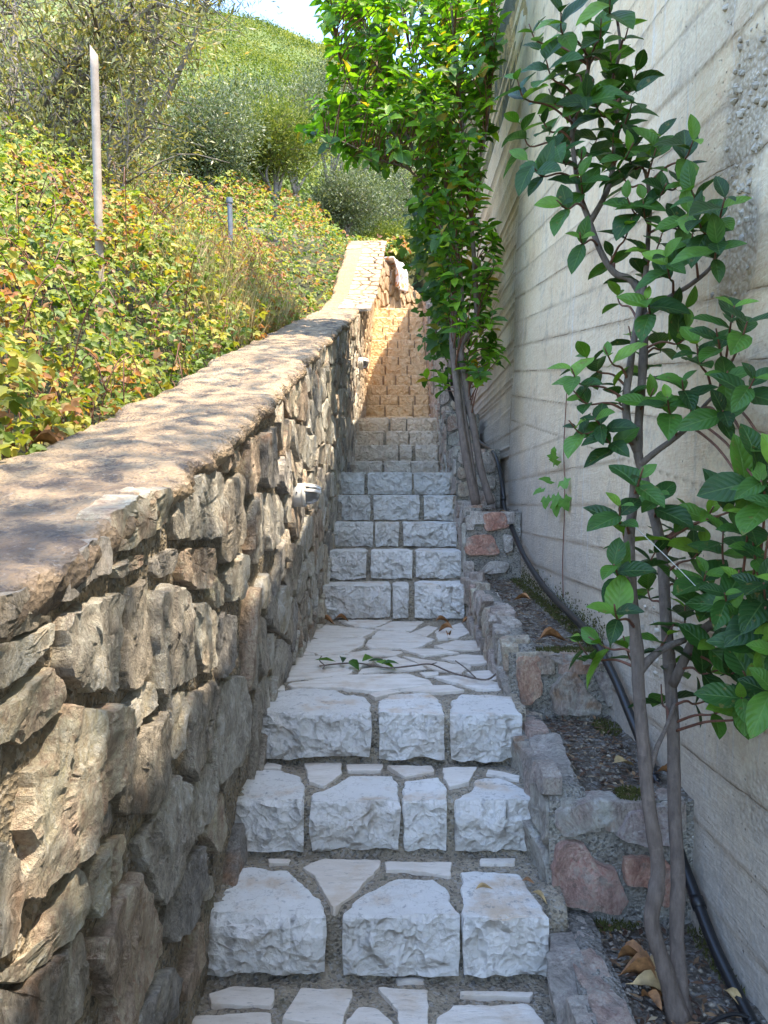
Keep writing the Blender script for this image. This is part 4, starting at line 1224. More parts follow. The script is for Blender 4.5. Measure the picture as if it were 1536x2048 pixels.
def pebbles(name, pts, sizes, m, parent=None, kind='stuff', flat=0.7):
    ico_v = []
    ph = (1 + 5 ** 0.5) / 2
    for a, b in ((-1, ph), (1, ph), (-1, -ph), (1, -ph)):
        ico_v += [(a, b, 0)]
    for a, b in ((-1, ph), (1, ph), (-1, -ph), (1, -ph)):
        ico_v += [(0, a, b)]
    for a, b in ((ph, -1), (ph, 1), (-ph, -1), (-ph, 1)):
        ico_v += [(a, 0, b)]
    ico = np.array(ico_v) / math.sqrt(1 + ph * ph)
    tri = np.array([(0, 11, 5), (0, 5, 1), (0, 1, 7), (0, 7, 10), (0, 10, 11), (1, 5, 9), (5, 11, 4), (11, 10, 2), (10, 7, 6), (7, 1, 8), (3, 9, 4), (3, 4, 2), (3, 2, 6), (3, 6, 8), (3, 8, 9), (4, 9, 5), (2, 4, 11), (6, 2, 10), (8, 6, 7), (9, 8, 1)])
    pts = np.asarray(pts, float); n = len(pts)
    sc = RNG.uniform(0.6, 1.4, (n, 12, 3)) * np.asarray(sizes)[:, None, None] * np.array([1, 1, flat])
    V = (pts[:, None] + ico[None] * sc).reshape(-1, 3)
    T = (tri[None] + (np.arange(n) * 12)[:, None, None]).reshape(-1, 3)
    return put(name, V, [T], m, parent, False, attr={'rnd': np.repeat(RNG.random(n), 12)}, kind=kind)

# gravel showing where the concrete did not close
pp, ps = [], []
for (y0, z0, ry, rz, n) in ((2.02, 1.06, 0.15, 0.30, 70), (2.1, 0.72, 0.15, 0.2, 25), (2.15, 1.55, 0.07, 0.18, 25), (2.45, -0.42, 0.28, 0.18, 50)):
    for _ in range(n):
        a, r = RNG.uniform(0, 6.28), math.sqrt(RNG.random()) * 0.95
        y, z = y0 + ry * r * math.cos(a), z0 + rz * r * math.sin(a)
        pp.append((float(Xc(z, y)) + 0.004, y, z + CAMZ)); ps.append(RNG.uniform(0.004, 0.013))
pebbles('exposed_gravel', pp, ps, PEBBLE, CW, flat=1.0)

# ------------------------------------------------------------------ stepped stone planters
PL = thing('stepped_planter', 'stepped stone planters of pinkish rubble filled with soil at the foot of concrete wall', 'planter', (0.7, 1.6, 0))
TER = [(1.0, -1.22, -1.22), (2.2, -0.872, -0.86), (3.03, -0.60, -0.50), (5.1, -0.05, -0.03), (6.0, 0.44, 0.46), (7.3, 0.88, 0.92), (8.6, 1.36, 1.45), (10.5, 2.05, 2.15), (11.6, 2.75, 2.8), (12.7, 3.4, 3.45), (13.8, 4.05, 4.1), (15.2, 4.1, 4.1)]
PB = {
 1: [[(1109,1617),(1172,1596),(1213,1592),(1236,1598),(1251,1611),(1217,1641),(1131,1673),(1109,1650)], [(1113,1682),(1168,1682),(1186,1718),(1227,1732),(1240,1763),(1258,1800),(1236,1827),(1181,1818),(1102,1804),(1100,1745)],
     [(1245,1705),(1340,1718),(1344,1804),(1326,1813),(1290,1772),(1245,1763)], [(1227,1664),(1254,1616),(1330,1606),(1350,1612),(1350,1690),(1245,1680)]],
 2: [[(1030,1310),(1080,1308),(1084,1383),(1060,1412),(1040,1405)], [(1100,1374),(1127,1342),(1150,1342),(1177,1383),(1204,1410),(1199,1430),(1104,1430)], [(1186,1342),(1224,1347),(1224,1410),(1213,1412)], [(1088,1306),(1213,1306),(1208,1328),(1113,1328)]],
 3: [[(964,1030),(984,1024),(1009,1024),(1019,1056),(969,1063)], [(931,1077),(953,1068),(984,1071),(1003,1109),(931,1112)], [(1005,1068),(1026,1071),(1025,1102),(1008,1107)], [(959,1143),(978,1121),(1020,1124),(1014,1145),(975,1148)], [(928,1122),(948,1121),(948,1156),(928,1156)], [(931,1032),(948,1028),(948,1060),(932,1060)]]}
rg = random.Random(21)
CURB = 0.11
for i in range(len(TER) - 1):
    d0, s0, s1 = TER[i]
    d1 = TER[i + 1][0]
    zf0 = TER[i - 1][2] if i else -1.5
    x0 = float(Xr(d0))
    # front face of this terrace (a riser of the planter)
    O = np.array([0, d0, CAMZ]); N = np.array([0, -1.0, 0])
    if i:
        if i in PB:
            for j, poly in enumerate(PB[i]):
                q = np.array([((x - CX) / F * d0, (CY - y) / F * d0) for x, y in poly])
                face_stone('planter_stone', PL, REDS if (i, j) in ((1, 1), (1, 2), (3, 0), (3, 1), (2, 0)) else LILAC, q, O, (1, 0, 0), (0, 0, 1), N, proud=0.022, back=0.05, res=0.011 if i < 3 else 0.02, rough=0.018, seed=2000 + i * 20 + j + (3 if i == 1 else 0), tilt=0.06)
        else:
            w_ = XB - x0
            sd = jitter_seeds(x0 + 0.07, XB - 0.02, lambda u: zf0 + 0.02, lambda u: s0 - 0.03, 0.14, 0.13, 0.3, rg)
            ex = lambda s: [(np.asarray(s), (2 * x0 - s[0], s[1])), (np.asarray(s), (2 * XB - s[0], s[1])), (np.asarray(s), (s[0], 2 * s0 - s[1]))]
            for j, P in enumerate(cells(sd, None, 0.014, 0.3, ex)):
                if P is not None and abs(area_centroid(P)[0]) > 0.003:
                    face_stone('planter_stone', PL, PINKS, P, O, (1, 0, 0), (0, 0, 1), N, proud=0.02, back=0.05, res=0.03, rough=0.012, seed=2200 + i * 30 + j, tilt=0.1)
    # side face towards the stairs, following the treads
    lo = lambda u: tread(u) - 0.03
    ctop = lambda u: (s0 + (s1 - s0) * (u - d0) / (d1 - d0)) + 0.045
    dc0 = d0 if i else 1.15
    sd = jitter_seeds(dc0 + 0.07, d1 - 0.03, lambda u: lo(u) + 0.04, ctop, 0.17, 0.14, 0.3, rg)
    Os = np.array([0.43, 0, CAMZ]); Us = np.array([0.0245, 1, 0]); Ns = np.array([-1, 0.0245, 0])
    ex = lambda s: [(np.asarray(s), (2 * dc0 - s[0] - 0.004, s[1])), (np.asarray(s), (2 * d1 - s[0], s[1])), (np.asarray(s), (s[0], 2 * (ctop(s[0]) + 0.0) - s[1] if s[1] < ctop(s[0]) else s[1] + 0.02))]
    for j, P in enumerate(cells(sd, None, 0.010, 0.3, ex)):
        if P is not None and abs(area_centroid(P)[0]) > 0.0016:
            face_stone('planter_stone', PL, PINKS, P, Os, Us, (0, 0, 1), Ns, proud=0.016, back=0.04, res=0.016 if d0 < 4 else 0.035, rough=0.02, seed=2600 + i * 40 + j, tilt=0.14)
    # rough stones along the curb top
    u = dc0 + 0.03
    j = 0
    while u < d1 - 0.06:
        l = min(rg.uniform(0.2, 0.42), d1 - u - 0.01)
        xa = float(Xr(u)) + 0.004
        zc = ctop(u) - 0.05
        hh = rg.uniform(0.012, 0.055)
        P = [(xa + rg.uniform(0, 0.02), u), (xa + CURB + rg.uniform(-0.02, 0.02), u + rg.uniform(0, 0.03)), (xa + CURB + rg.uniform(-0.03, 0.02), u + l - 0.015), (xa + rg.uniform(0, 0.02), u + l - 0.015)]
        face_stone('curb_stone', PL, PINKS, P, (0, 0, zc + CAMZ), (1, 0, 0), (0, 1, 0), (0, 0, 1), proud=hh + 0.02, back=0.06, res=0.013 if d0 < 4 else 0.03, rough=0.022, seed=3000 + i * 40 + j, smooth=1, tilt=0.12)
        u += l
        j += 1
    if i:
        xa = x0 + 0.03
        j = 0
        while xa < XB - 0.06:
            l = min(rg.uniform(0.12, 0.24), XB - xa)
            face_stone('edging_stone', PL, PINKS, [(xa, d0 - 0.018), (xa + l - 0.012, d0 - 0.018), (xa + l - 0.014, d0 + rg.uniform(0.05, 0.09)), (xa + l * 0.5, d0 + rg.uniform(0.06, 0.11)), (xa + 0.004, d0 + rg.uniform(0.04, 0.08))], (0, 0, s0 - 0.03 + CAMZ), (1, 0, 0), (0, 1, 0), (0, 0, 1), proud=0.034, back=0.05, res=0.013 if d0 < 4 else 0.03, rough=0.008, seed=3400 + i * 20 + j, smooth=1, tilt=0.05)
            xa += l
            j += 1
        ya, yb, xb_ = d0 + 0.012, d1 + 0.03, XB + 0.03
        zt0, zt1 = s0 - 0.02 + CAMZ, s1 - 0.02 + CAMZ
        xa, xc = x0 + 0.02, float(Xr(d1)) + 0.02
        bx = np.array([(xa, ya, za_) for za_ in (zf0 - 0.4 + CAMZ, zt0)] + [(xb_, ya, za_) for za_ in (zt0, zf0 - 0.4 + CAMZ)] + [(xc, yb, zf0 - 0.4 + CAMZ), (xc, yb, zt1), (xb_, yb, zt1), (xb_, yb, zf0 - 0.4 + CAMZ)])
        put('planter_core', bx, [np.array([(0, 1, 2, 3), (1, 5, 6, 2), (0, 4, 5, 1), (4, 7, 6, 5), (3, 2, 6, 7)])], PMORTAR, PL, False)
    # mortar body: rough front and side and curb, then soil on top
    nz, nx = 26, 26
    za, zb = zf0 - 0.25, s0 + 0.004
    xg = np.linspace(x0, XB + 0.03, nx); zg = np.linspace(za, zb, nz)
    X1, Z1 = np.meshgrid(xg, zg, indexing='ij')
    Pf = np.stack([X1.ravel(), np.full(X1.size, d0 + 0.003), Z1.ravel() + CAMZ], 1)
    Pf[:, 1] += 0.008 * fbm(Pf * 12, 3, 3) + 0.004 * fbm(Pf * 50, 2, 4)
    if i:
        put('planter_mortar', Pf, grid_faces(nx, nz), PMORTAR, PL)
    yg = np.linspace(dc0, d1 + 0.02, max(12, int((d1 - dc0) / 0.025)))
    tv = np.linspace(0, 1, 24)
    Y1, T1 = np.meshgrid(yg, tv, indexing='ij')
    top_ = np.array([ctop(y) for y in yg]) - 0.015
    bot_ = np.array([lo(y) for y in yg]) - 0.3
    Z1 = bot_[:, None] * (1 - T1) + top_[:, None] * T1
    Ps = np.stack([np.asarray(Xr(Y1)) + 0.006, Y1, Z1 + CAMZ], -1)
    Ps[0, :, 2] = np.minimum(Ps[0, :, 2], s0 - 0.02 + CAMZ)
    curb = Ps[:, -1:, :].copy(); curb[..., 0] += CURB * 0.95
    curb2 = curb.copy(); curb2[..., 2] -= 0.15
    Ps = np.concatenate([Ps, curb, curb2], 1).reshape(-1, 3)
    Ps[:, 0] += 0.007 * fbm(Ps * 12, 3, 3) + 0.004 * fbm(Ps * 50, 2, 4)
    put('planter_mortar', Ps, grid_faces(len(yg), 26), PMORTAR, PL)
    # soil
    xg = np.linspace(0.02, 1, 30)
    yg = np.linspace(d0 + 0.005 if i else 0.6, d1 + 0.03, max(16, int((d1 - d0) / 0.02)))
    Y1, U1 = np.meshgrid(yg, xg, indexing='ij')
    xl_ = np.asarray(Xr(Y1)) + 0.03
    X1 = xl_ + (XB + 0.02 - xl_) * U1
    Z1 = s0 + (s1 - s0) * (Y1 - d0) / (d1 - d0)
    Pq = np.stack([X1, Y1, Z1 + CAMZ], -1).reshape(-1, 3)
    Pq[:, 2] += 0.012 * fbm(Pq * 7, 3, 8) + 0.006 * fbm(Pq * 40, 2, 9) + 0.02 * np.tile(sstep(xg, 0.86, 1.0), len(yg)) - 0.012
    put('soil', Pq, grid_faces(len(yg), 30), SOIL, PL)
    if i < 4:
        n = (420, 420, 620, 150)[i]
        ya = max(d0, 1.5)
        yy_ = RNG.uniform(ya + 0.02, d1 - 0.02, n); xx_ = np.asarray(Xr(yy_)) + CURB * 0.8 + RNG.random(n) * (XB - 0.02 - np.asarray(Xr(yy_)) - CURB * 0.8)
        zz_ = s0 + (s1 - s0) * (yy_ - d0) / (d1 - d0) + CAMZ
        pebbles('soil_gravel', np.stack([xx_, yy_, zz_], 1), RNG.uniform(0.002, 0.0075, n) * RNG.choice([0.4, 0.6, 0.8, 1.2], n), GRAVEL, PL)

lc, ll = [], []
for i, n in ((0, 260), (1, 420), (2, 700), (3, 120)):
    d0, s0, s1 = TER[i]; d1 = TER[i + 1][0]
    ya = max(d0, 1.5)
    yy_ = RNG.uniform(ya + 0.03, d1 - 0.02, n)
    xx_ = np.asarray(Xr(yy_)) + CURB * 0.85 + RNG.random(n) * (XB - 0.03 - np.asarray(Xr(yy_)) - CURB * 0.85)
    lc.append(np.stack([xx_, yy_, s0 + (s1 - s0) * (yy_ - d0) / (d1 - d0) + CAMZ + RNG.uniform(0.0, 0.012, n)], 1))
LITTER = np.concatenate(lc)

# ------------------------------------------------------------------ upper wall bending right at the head of the stairs
UWALL = thing('curved_wall', 'sunlit stone wall closing the head of the stairs and bending away to the right', 'stone wall', (0.2, 15.5, CAMZ + 3.8))
A0, B0 = np.array([-0.24, 14.86]), np.array([1.15, 18.6])
dirv = (B0 - A0); Lw = np.linalg.norm(dirv); dirv /= Lw
nrm2 = np.array([dirv[1], -dirv[0]])
O = np.array([A0[0], A0[1], CAMZ])
U3 = np.array([dirv[0], dirv[1], 0]); N3 = np.array([nrm2[0], nrm2[1], 0])
utop = lambda u: 5.06 - 0.03 * u
sd = jitter_seeds(0.1, Lw, lambda u: 3.75, lambda u: utop(u) - 0.05, 0.26, 0.23, 0.34, rg)
ex = lambda s: [(np.asarray(s), (s[0], 2 * (utop(s[0]) - 0.02) - s[1]))]
for j, P in enumerate(cells(sd, None, 0.016, 0.35, ex)):
    if P is not None and abs(area_centroid(P)[0]) > 0.004:
        face_stone('stone', UWALL, RUBBLE, P, O, U3, (0, 0, 1), N3, proud=0.03, back=0.05, res=0.05, rough=0.02, seed=3600 + j, tilt=0.2)
bx = []
for u in np.linspace(0, Lw, 12):
    p = A0 + dirv * u; q = p - nrm2 * 0.42
    z1 = utop(u) + CAMZ
    bx += [(p[0], p[1], 3.4 + CAMZ), (p[0], p[1], z1), (q[0], q[1], z1), (q[0], q[1], 3.4 + CAMZ)]
put('mortar', np.array(bx), grid_faces(12, 4, True) + [np.array([[3, 2, 1, 0]]), np.array([[44, 45, 46, 47]])], MORTAR, UWALL, False)
sd = jitter_seeds(0.1, Lw - 0.05, lambda u: 0.1, lambda u: 0.36, 0.28, 0.2, 0.25, rg)
ex = lambda s: [(np.asarray(s), (s[0], -s[1])), (np.asarray(s), (s[0], 0.84 - s[1]))]
for j, P in enumerate(cells(sd, None, 0.014, 0.3, ex)):
    if P is not None:
        face_stone('coping_stone', UWALL, RUBBLE, P, np.array([A0[0], A0[1], CAMZ + 5.06]), np.array([dirv[0], dirv[1], -0.03]), np.array([-nrm2[0], -nrm2[1], 0]), (0, 0, 1), proud=0.05, back=0.03, res=0.06, rough=0.012, seed=3800 + j, tilt=0.08)

# cloth dumped on that wall
k = NT('faded_cloth')
k.set('Base Color', k.mix(k.step(k.noise(k.pos, 7.0, 2), 0.5, 0.58), (0.75, 0.70, 0.68), (0.60, 0.30, 0.14)))
k.set('Roughness', 0.9)
CLOTH = k.m
nu, nv = 30, 22
uu, vv = np.meshgrid(np.linspace(-0.5, 0.5, nu), np.linspace(-0.5, 0.5, nv), indexing='ij')
c0 = A0 + dirv * 1.25
al = uu.ravel() * 0.75; ac = vv.ravel() * 0.95 + 0.14
base = np.stack([c0[0] + dirv[0] * al, c0[1] + dirv[1] * al, np.full(al.size, 5.11 + CAMZ)], 1)
over = np.maximum(ac - 0.03, 0)
inw = np.minimum(ac, 0.03)
base[:, :2] += nrm2[None] * (inw + 0.05 + 0.06 * np.minimum(over * 8, 1))[:, None]
base[:, 2] -= over * 0.95
w1 = fbm(np.stack([al * 7, ac * 4, 0 * al], 1), 3, 71)
base[:, 2] += np.abs(w1) * 0.09 * (over < 0.05) + 0.03 * w1 + 0.03
base[:, :2] += nrm2[None] * (np.abs(fbm(np.stack([al * 9, ac * 2, 0 * al + 4], 1), 2, 72)) * 0.10)[:, None]
CL = put('cloth', base, grid_faces(nu, nv), CLOTH)
CL.modifiers.new('thick', 'SOLIDIFY').thickness = 0.012
tag(CL, 'crumpled white and orange cloth draped over the wall at the head of the stairs', 'cloth')

# ------------------------------------------------------------------ leaves
def leaf_template(kind):
    if kind == 'broad':
        st = [(-0.16, 0.018), (0.0, 0.05), (0.1, 0.26), (0.24, 0.42), (0.42, 0.5), (0.6, 0.46), (0.78, 0.32), (0.91, 0.15), (1.0, 0.0)]
        V, uv = [], []
        for u, hw in st:
            cz = -0.16 * u * u + 0.03 * u
            for v in (-1, -0.5, 0, 0.5, 1):
                V.append((u, v * hw, cz + abs(v) * hw * 0.30 - 0.10 * hw * v * v * abs(v)))
                uv.append((u, v))
        F_ = []
        for i in range(len(st) - 1):
            for j in range(4):
                a = i * 5 + j
                F_.append((a, a + 5, a + 6, a + 1))
        return np.array(V), [np.array(F_)], np.array(uv)
    if kind == 'mid':
        st = [(-0.1, 0.02), (0.1, 0.24), (0.42, 0.5), (0.76, 0.34), (1.0, 0.02)]
        V, uv = [], []
        for u, hw in st:
            for v in (-1, 0, 1):
                V.append((u, v * hw, -0.18 * u * u + abs(v) * hw * 0.28))
                uv.append((u, v))
        F_ = []
        for i in range(len(st) - 1):
            for j in range(2):
                a = i * 3 + j
                F_.append((a, a + 3, a + 4, a + 1))
        return np.array(V), [np.array(F_)], np.array(uv)
    if kind == 'oval':
        V = [(0, 0, 0), (0.16, 0.33, 0.10), (0.42, 0.46, 0.08), (0.74, 0.27, -0.02), (1, 0, -0.2), (0.74, -0.24, 0.02), (0.42, -0.44, 0.12), (0.16, -0.35, 0.07), (0.45, 0, -0.05)]
        return np.array(V), [np.array([(8, i, i + 1) for i in range(7)] + [(8, 7, 0)])], np.array([(v[0], v[1] * 2) for v in V])
    if kind == 'slim':
        V = [(0, 0, 0), (0.5, 0.5, 0.02), (1, 0, -0.05), (0.5, -0.5, 0.02)]
        return np.array(V), [np.array([(0, 1, 2, 3)])], np.array([(0, 0), (0.5, 1), (1, 0), (0.5, -1)])
    if kind == 'lobed':
        ang = [(-175, 0.08), (-140, 0.55), (-112, 0.42), (-78, 0.80), (-50, 0.52), (-22, 0.85), (0, 1.1), (22, 0.85), (50, 0.52), (78, 0.80), (112, 0.42), (140, 0.55), (175, 0.08)]
        V = [(0.25, 0, 0.0)]
        for a, r in ang:
            r *= 0.62
            V.append((0.25 + r * math.cos(math.radians(a)), r * math.sin(math.radians(a)), -0.14 * r * r + 0.05 * math.sin(a * 0.1)))
        n = len(ang)
        return np.array(V), [np.array([(0, i + 1, i + 2) for i in range(n - 1)] + [(0, n, 1)])], np.array([(v[0], v[1]) for v in V])

TPL = {k_: leaf_template(k_) for k_ in ('broad', 'mid', 'oval', 'slim', 'lobed')}
def norm(a):
    return a / (np.linalg.norm(a, axis=-1, keepdims=True) + 1e-9)
def leaf_frames(D, Nn):
    D = norm(D)
    S = norm(np.cross(Nn, D))
    return D, S, np.cross(D, S)
def leaf_batch(name, C, D, Nn, Ln, W, kind, m, parent=None, okind=None, rnd=None):
    V, Fc, uv = TPL[kind]
    D, S, N_ = leaf_frames(D, Nn)
    n, k_ = len(C), len(V)
    Ln = np.asarray(Ln) * np.ones(n); W = np.asarray(W) * np.ones(n)
    X = C[:, None] + V[None, :, :1] * (D * Ln[:, None])[:, None] + V[None, :, 1:2] * (S * W[:, None])[:, None] + V[None, :, 2:3] * (N_ * Ln[:, None])[:, None]
    fs = [(f[None] + (np.arange(n) * k_)[:, None, None]).reshape(-1, f.shape[1]) for f in Fc]
    r = RNG.random(n) if rnd is None else np.asarray(rnd)
    return put(name, X.reshape(-1, 3), fs, m, parent, True, uv=np.tile(uv, (n, 1)), attr={'rnd': np.repeat(r, k_)}, kind=okind, origin=X.reshape(-1, 3)[0] * 0 if parent is None else X.reshape(-1, 3).mean(0))
_leafmesh = {}
def leaf_objects(parent, C, D, Nn, Ln, W, kind, m, name='leaf', rnds=None):
    """one object per leaf, a few meshes shared among them"""
    V, Fc, uv = TPL[kind]
    D, S, N_ = leaf_frames(D, Nn)
    base = np.array(parent.location)
    for i in range(len(C)):
        r = RNG.random() if rnds is None else rnds[i]
        q = min(9, int(r * 10))
        key = (kind, m.name, q)
        if key not in _leafmesh:
            vj = V.copy()
            vj[:, 2] += (RNG.uniform(-0.12, 0.1)) * vj[:, 0] ** 2 + 0.03 * np.sin(vj[:, 0] * 9 + q) * np.abs(vj[:, 1]) * 2
            vj[:, 1] += RNG.uniform(-0.06, 0.06) * vj[:, 0] ** 2
            me = mesh_np(name, vj, Fc, True, uv, {'rnd': np.full(len(V), q / 10 + 0.05)})
            me.materials.append(m)
            _leafmesh[key] = me
        o = bpy.data.objects.new(name, _leafmesh[key])
        o.parent = parent
        M = Matrix(((D[i][0] * Ln[i], S[i][0] * W[i], N_[i][0] * Ln[i], C[i][0] - base[0]), (D[i][1] * Ln[i], S[i][1] * W[i], N_[i][1] * Ln[i], C[i][1] - base[1]),
                    (D[i][2] * Ln[i], S[i][2] * W[i], N_[i][2] * Ln[i], C[i][2] - base[2]), (0, 0, 0, 1)))
        o.matrix_basis = M
        COL.objects.link(o)

def rosettes(cs, axes, Lmean, pairs=(2, 3), rg=random, spread=1.0):
    """leaf placement: opposite pairs along a short twig end plus a young pair at the tip"""
    C, D, Nn, Ln, W, R = [], [], [], [], [], []
    for c, ax in zip(cs, axes):
        ax = Vector(ax).normalized()
        ref = Vector((rg.uniform(-1, 1), rg.uniform(-1, 1), rg.uniform(-0.3, 0.3)))
        s = ax.cross(ref).normalized(); t = ax.cross(s)
        np_ = rg.randint(*pairs)
        for p in range(np_ + 1):
            tip = p == np_
            q = s if p % 2 == 0 else t
            pos = Vector(c) + ax * (p * Lmean * 0.30)
            for sg in (-1, 1):
                if rg.random() < 0.08:
                    continue
                out = q * sg
                f = 0.75 if tip else rg.uniform(0.1, 0.5)
                d = (out * spread + ax * f + Vector((rg.uniform(-.25, .25), rg.uniform(-.25, .25), rg.uniform(-.25, .15)))).normalized()
                up = (ax - d * ax.dot(d))
                up = (up + Vector((rg.uniform(-.3, .3), rg.uniform(-.5, .1), 0.35 + rg.uniform(-.2, .3)))).normalized()
                l = Lmean * (rg.uniform(0.42, 0.8) if tip else rg.uniform(0.65, 1.28))
                C.append(pos); D.append(d); Nn.append(up); Ln.append(l); W.append(l * rg.uniform(0.52, 0.66))
                R.append(min(0.999, rg.uniform(0.6, 1.0) if tip else rg.uniform(0.0, 0.72)))
    return (np.array([tuple(x) for x in C]), np.array([tuple(x) for x in D]), np.array([tuple(x) for x in Nn]), np.array(Ln), np.array(W), np.array(R))

LITM = m_leaf('leaf_litter', [(0.0, (0.05, 0.025, 0.015)), (0.5, (0.12, 0.06, 0.03)), (0.85, (0.22, 0.13, 0.06)), (1.0, (0.34, 0.27, 0.17))], 0.05, 0.8, (1, 1, 1))
n = len(LITTER)
a_ = RNG.uniform(0, 6.28, n)
leaf_batch('leaf_litter', LITTER, np.stack([np.cos(a_), np.sin(a_), RNG.normal(0, 0.15, n)], 1), norm(np.stack([RNG.normal(0, .3, n), RNG.normal(0, .3, n), np.ones(n)], 1)), RNG.uniform(0.012, 0.05, n), RNG.uniform(0.004, 0.014, n), 'slim', LITM, PL, 'stuff')

# ------------------------------------------------------------------ near shrub with two stems
SH = thing('broadleaf_shrub', 'tall broad leaved shrub with two bare grey stems rising from the lowest planter', 'shrub', tuple(pt(1352, 2038, 1.78)))
st1 = [(1358,2040,1.78),(1326,1926,1.79),(1303,1845,1.80),(1313,1777,1.80),(1315,1722,1.81),(1299,1618,1.82),(1292,1555,1.83),(1285,1473,1.84),(1277,1374,1.85),(1274,1301,1.86),(1265,1210,1.87),(1260,1120,1.88),(1259,1072,1.89),(1267,1002,1.90),(1271,960,1.90)]
st2 = [(1364,2040,1.80),(1360,1960,1.82),(1353,1868,1.85),(1356,1754,1.88),(1349,1618,1.92),(1347,1482,1.96),(1342,1378,1.99),(1331,1224,2.03),(1325,1120,2.06),(1315,1060,2.08),(1296,990,2.10),(1284,940,2.12),(1276,905,2.13),(1277,850,2.15),(1284,760,2.18),(1288,670,2.2),(1284,600,2.22),(1262,560,2.24),(1228,545,2.25),(1200,500,2.27),(1180,445,2.3),(1160,390,2.33),(1150,330,2.36),(1145,260,2.38),(1165,190,2.4),(1180,120,2.4)]
st3 = [(1276,905,2.13),(1258,860,2.14),(1252,800,2.15),(1262,720,2.17),(1275,640,2.19),(1290,560,2.2),(1296,480,2.21),(1300,400,2.21),(1290,340,2.21)]
st4 = [(1280,930,2.12),(1310,905,2.1),(1347,878,2.08),(1380,850,2.06),(1410,810,2.05),(1440,780,2.05)]
st5 = [(1285,640,2.2),(1330,600,2.17),(1380,570,2.14),(1425,530,2.12),(1440,480,2.1)]
st6 = [(1345,1370,1.98),(1390,1280,1.93),(1440,1240,1.88),(1500,1250,1.82),(1560,1262,1.76)]
st7 = [(1277,1345,1.85),(1300,1318,1.87),(1330,1295,1.9),(1370,1280,1.92)]
st8 = [(1296,1560,1.83),(1312,1500,1.86),(1330,1460,1.9),(1352,1400,1.94)]
st9 = [(1180,445,2.3),(1215,380,2.3),(1228,320,2.3),(1235,250,2.3),(1225,170,2.3),(1240,100,2.3),(1235,40,2.3)]
stems = []
def pxs(lst):
    return spline([pt(*p) for p in lst], 6)
for name, lst, r0, r1 in (('trunk', st1, 0.0195, 0.0115), ('trunk', st2, 0.019, 0.006), ('branch', st3, 0.013, 0.005), ('branch', st4, 0.010, 0.004), ('branch', st5, 0.009, 0.004),
                          ('branch', st6, 0.013, 0.008), ('branch', st7, 0.012, 0.007), ('branch', st8, 0.007, 0.004), ('branch', st9, 0.009, 0.004)):
    P = pxs(lst)
    n = len(P)
    R = np.linspace(r0, r1, n)
    R = R * (1 + 0.10 * np.abs(vnoise(P * 16, 3)) + 0.06 * (np.arange(n) % 11 == 5))
    if name == 'trunk':
        R[:4] *= np.array([1.5, 1.3, 1.15, 1.05])
        R *= 1 + 0.16 * sstep(vnoise(P * 21, 9), 0.35, 0.8)
    tubes(name, [(P, R)], BARK, SH, 10)
    stems.append(P)
allst = np.concatenate(stems)
CLU = [(1075,75),(1105,150),(1050,190),(1125,60),(1170,110),(1220,20),(1200,70),(1250,70),(1130,195),(1180,185),(1225,140),(1260,175),(1060,285),(1100,255),(1150,250),(1205,225),(1250,240),(1085,345),(1130,320),(1180,300),(1225,300),(1135,410),(1165,380),(1165,480),
       (1250,310),(1300,330),(1370,310),(1260,365),(1320,385),(1400,410),(1440,430),(1290,430),(1360,450),(1250,470),(1310,500),(1380,500),(1430,510),(1225,520),(1285,560),(1340,550),(1240,600),(1300,620),(1345,610),(1265,680),(1320,690),(1225,720),(1290,750),
       (1355,680),(1440,690),(1480,680),(1160,760),(1195,735),(1175,800),(1165,860),(1210,850),(1240,800),(1295,800),(1340,820),(1370,790),(1450,760),(1490,780),(1440,830),(1230,890),(1460,650),(1400,720),
       (1275,965),(1310,1010),(1315,1080),(1240,1040),(1250,1080),(1330,1120),(1365,1050),(1410,1030),(1490,960),(1530,1000),(1460,1015),(1385,1110),(1445,1100),(1510,1110),(1350,1160),(1405,1170),(1480,1170),(1530,1190),(1240,1150),(1235,1230),(1300,1190),
       (1220,1290),(1185,1310),(1260,1310),(1325,1280),(1370,1250),(1420,1290),(1480,1260),(1520,1290),(1350,1340),(1405,1340),(1450,1340),(1500,1350),(1325,1400),(1390,1400),(1430,1420),(1475,1430),(1540,1380),(1350,1080),(1420,1220),(1290,1130),(1510,905),(1520,960),(1495,1060),(1530,1110),(1525,1235),(1545,1300),(1455,1205),(1490,1390),(1150,140),(1200,110),(1170,210),(1230,210),(1110,200),(1160,330),(1270,330),(1350,370),(1410,460),(1270,420),(1560,930),(1570,1010),(1565,1180)]
rg = random.Random(77)
cs, axs, twg = [], [], []
for (px, py) in CLU:
    # depth from the nearest stem in the picture, kept clear of the concrete
    sp_ = np.stack([CX + allst[:, 0] / allst[:, 1] * F, CY - (allst[:, 2] - CAMZ) / allst[:, 1] * F], 1)
    dd = np.linalg.norm((sp_ - np.array([px, py + 30])) * np.array([1, 0.8]), axis=1)
    j = int(np.argmin(dd))
    d = allst[j, 1] + rg.uniform(-0.13, 0.10)
    d = min(d, 0.835 * F / max(1, px - CX) - 0.02)
    c = pt(px, py + 8, d)
    b = Vector(allst[j])
    ax = (c - b)
    ax = (ax.normalized() * 0.7 + Vector((rg.uniform(-.35, .15), rg.uniform(-.6, -.1), rg.uniform(0.3, 0.9)))).normalized()
    cs.append(c); axs.append(ax)
    mid = b.lerp(c, 0.5) + Vector((0, -0.01, 0.012))
    twg.append((spline([b, mid, c, c + ax * 0.06], 4), np.linspace(0.0042, 0.002, 13)))
tubes('twigs', twg, REDTWIG, SH, 5)
lowc = [i for i, p_ in enumerate(CLU) if p_[1] > 560]
upc = [i for i, p_ in enumerate(CLU) if p_[1] <= 560]
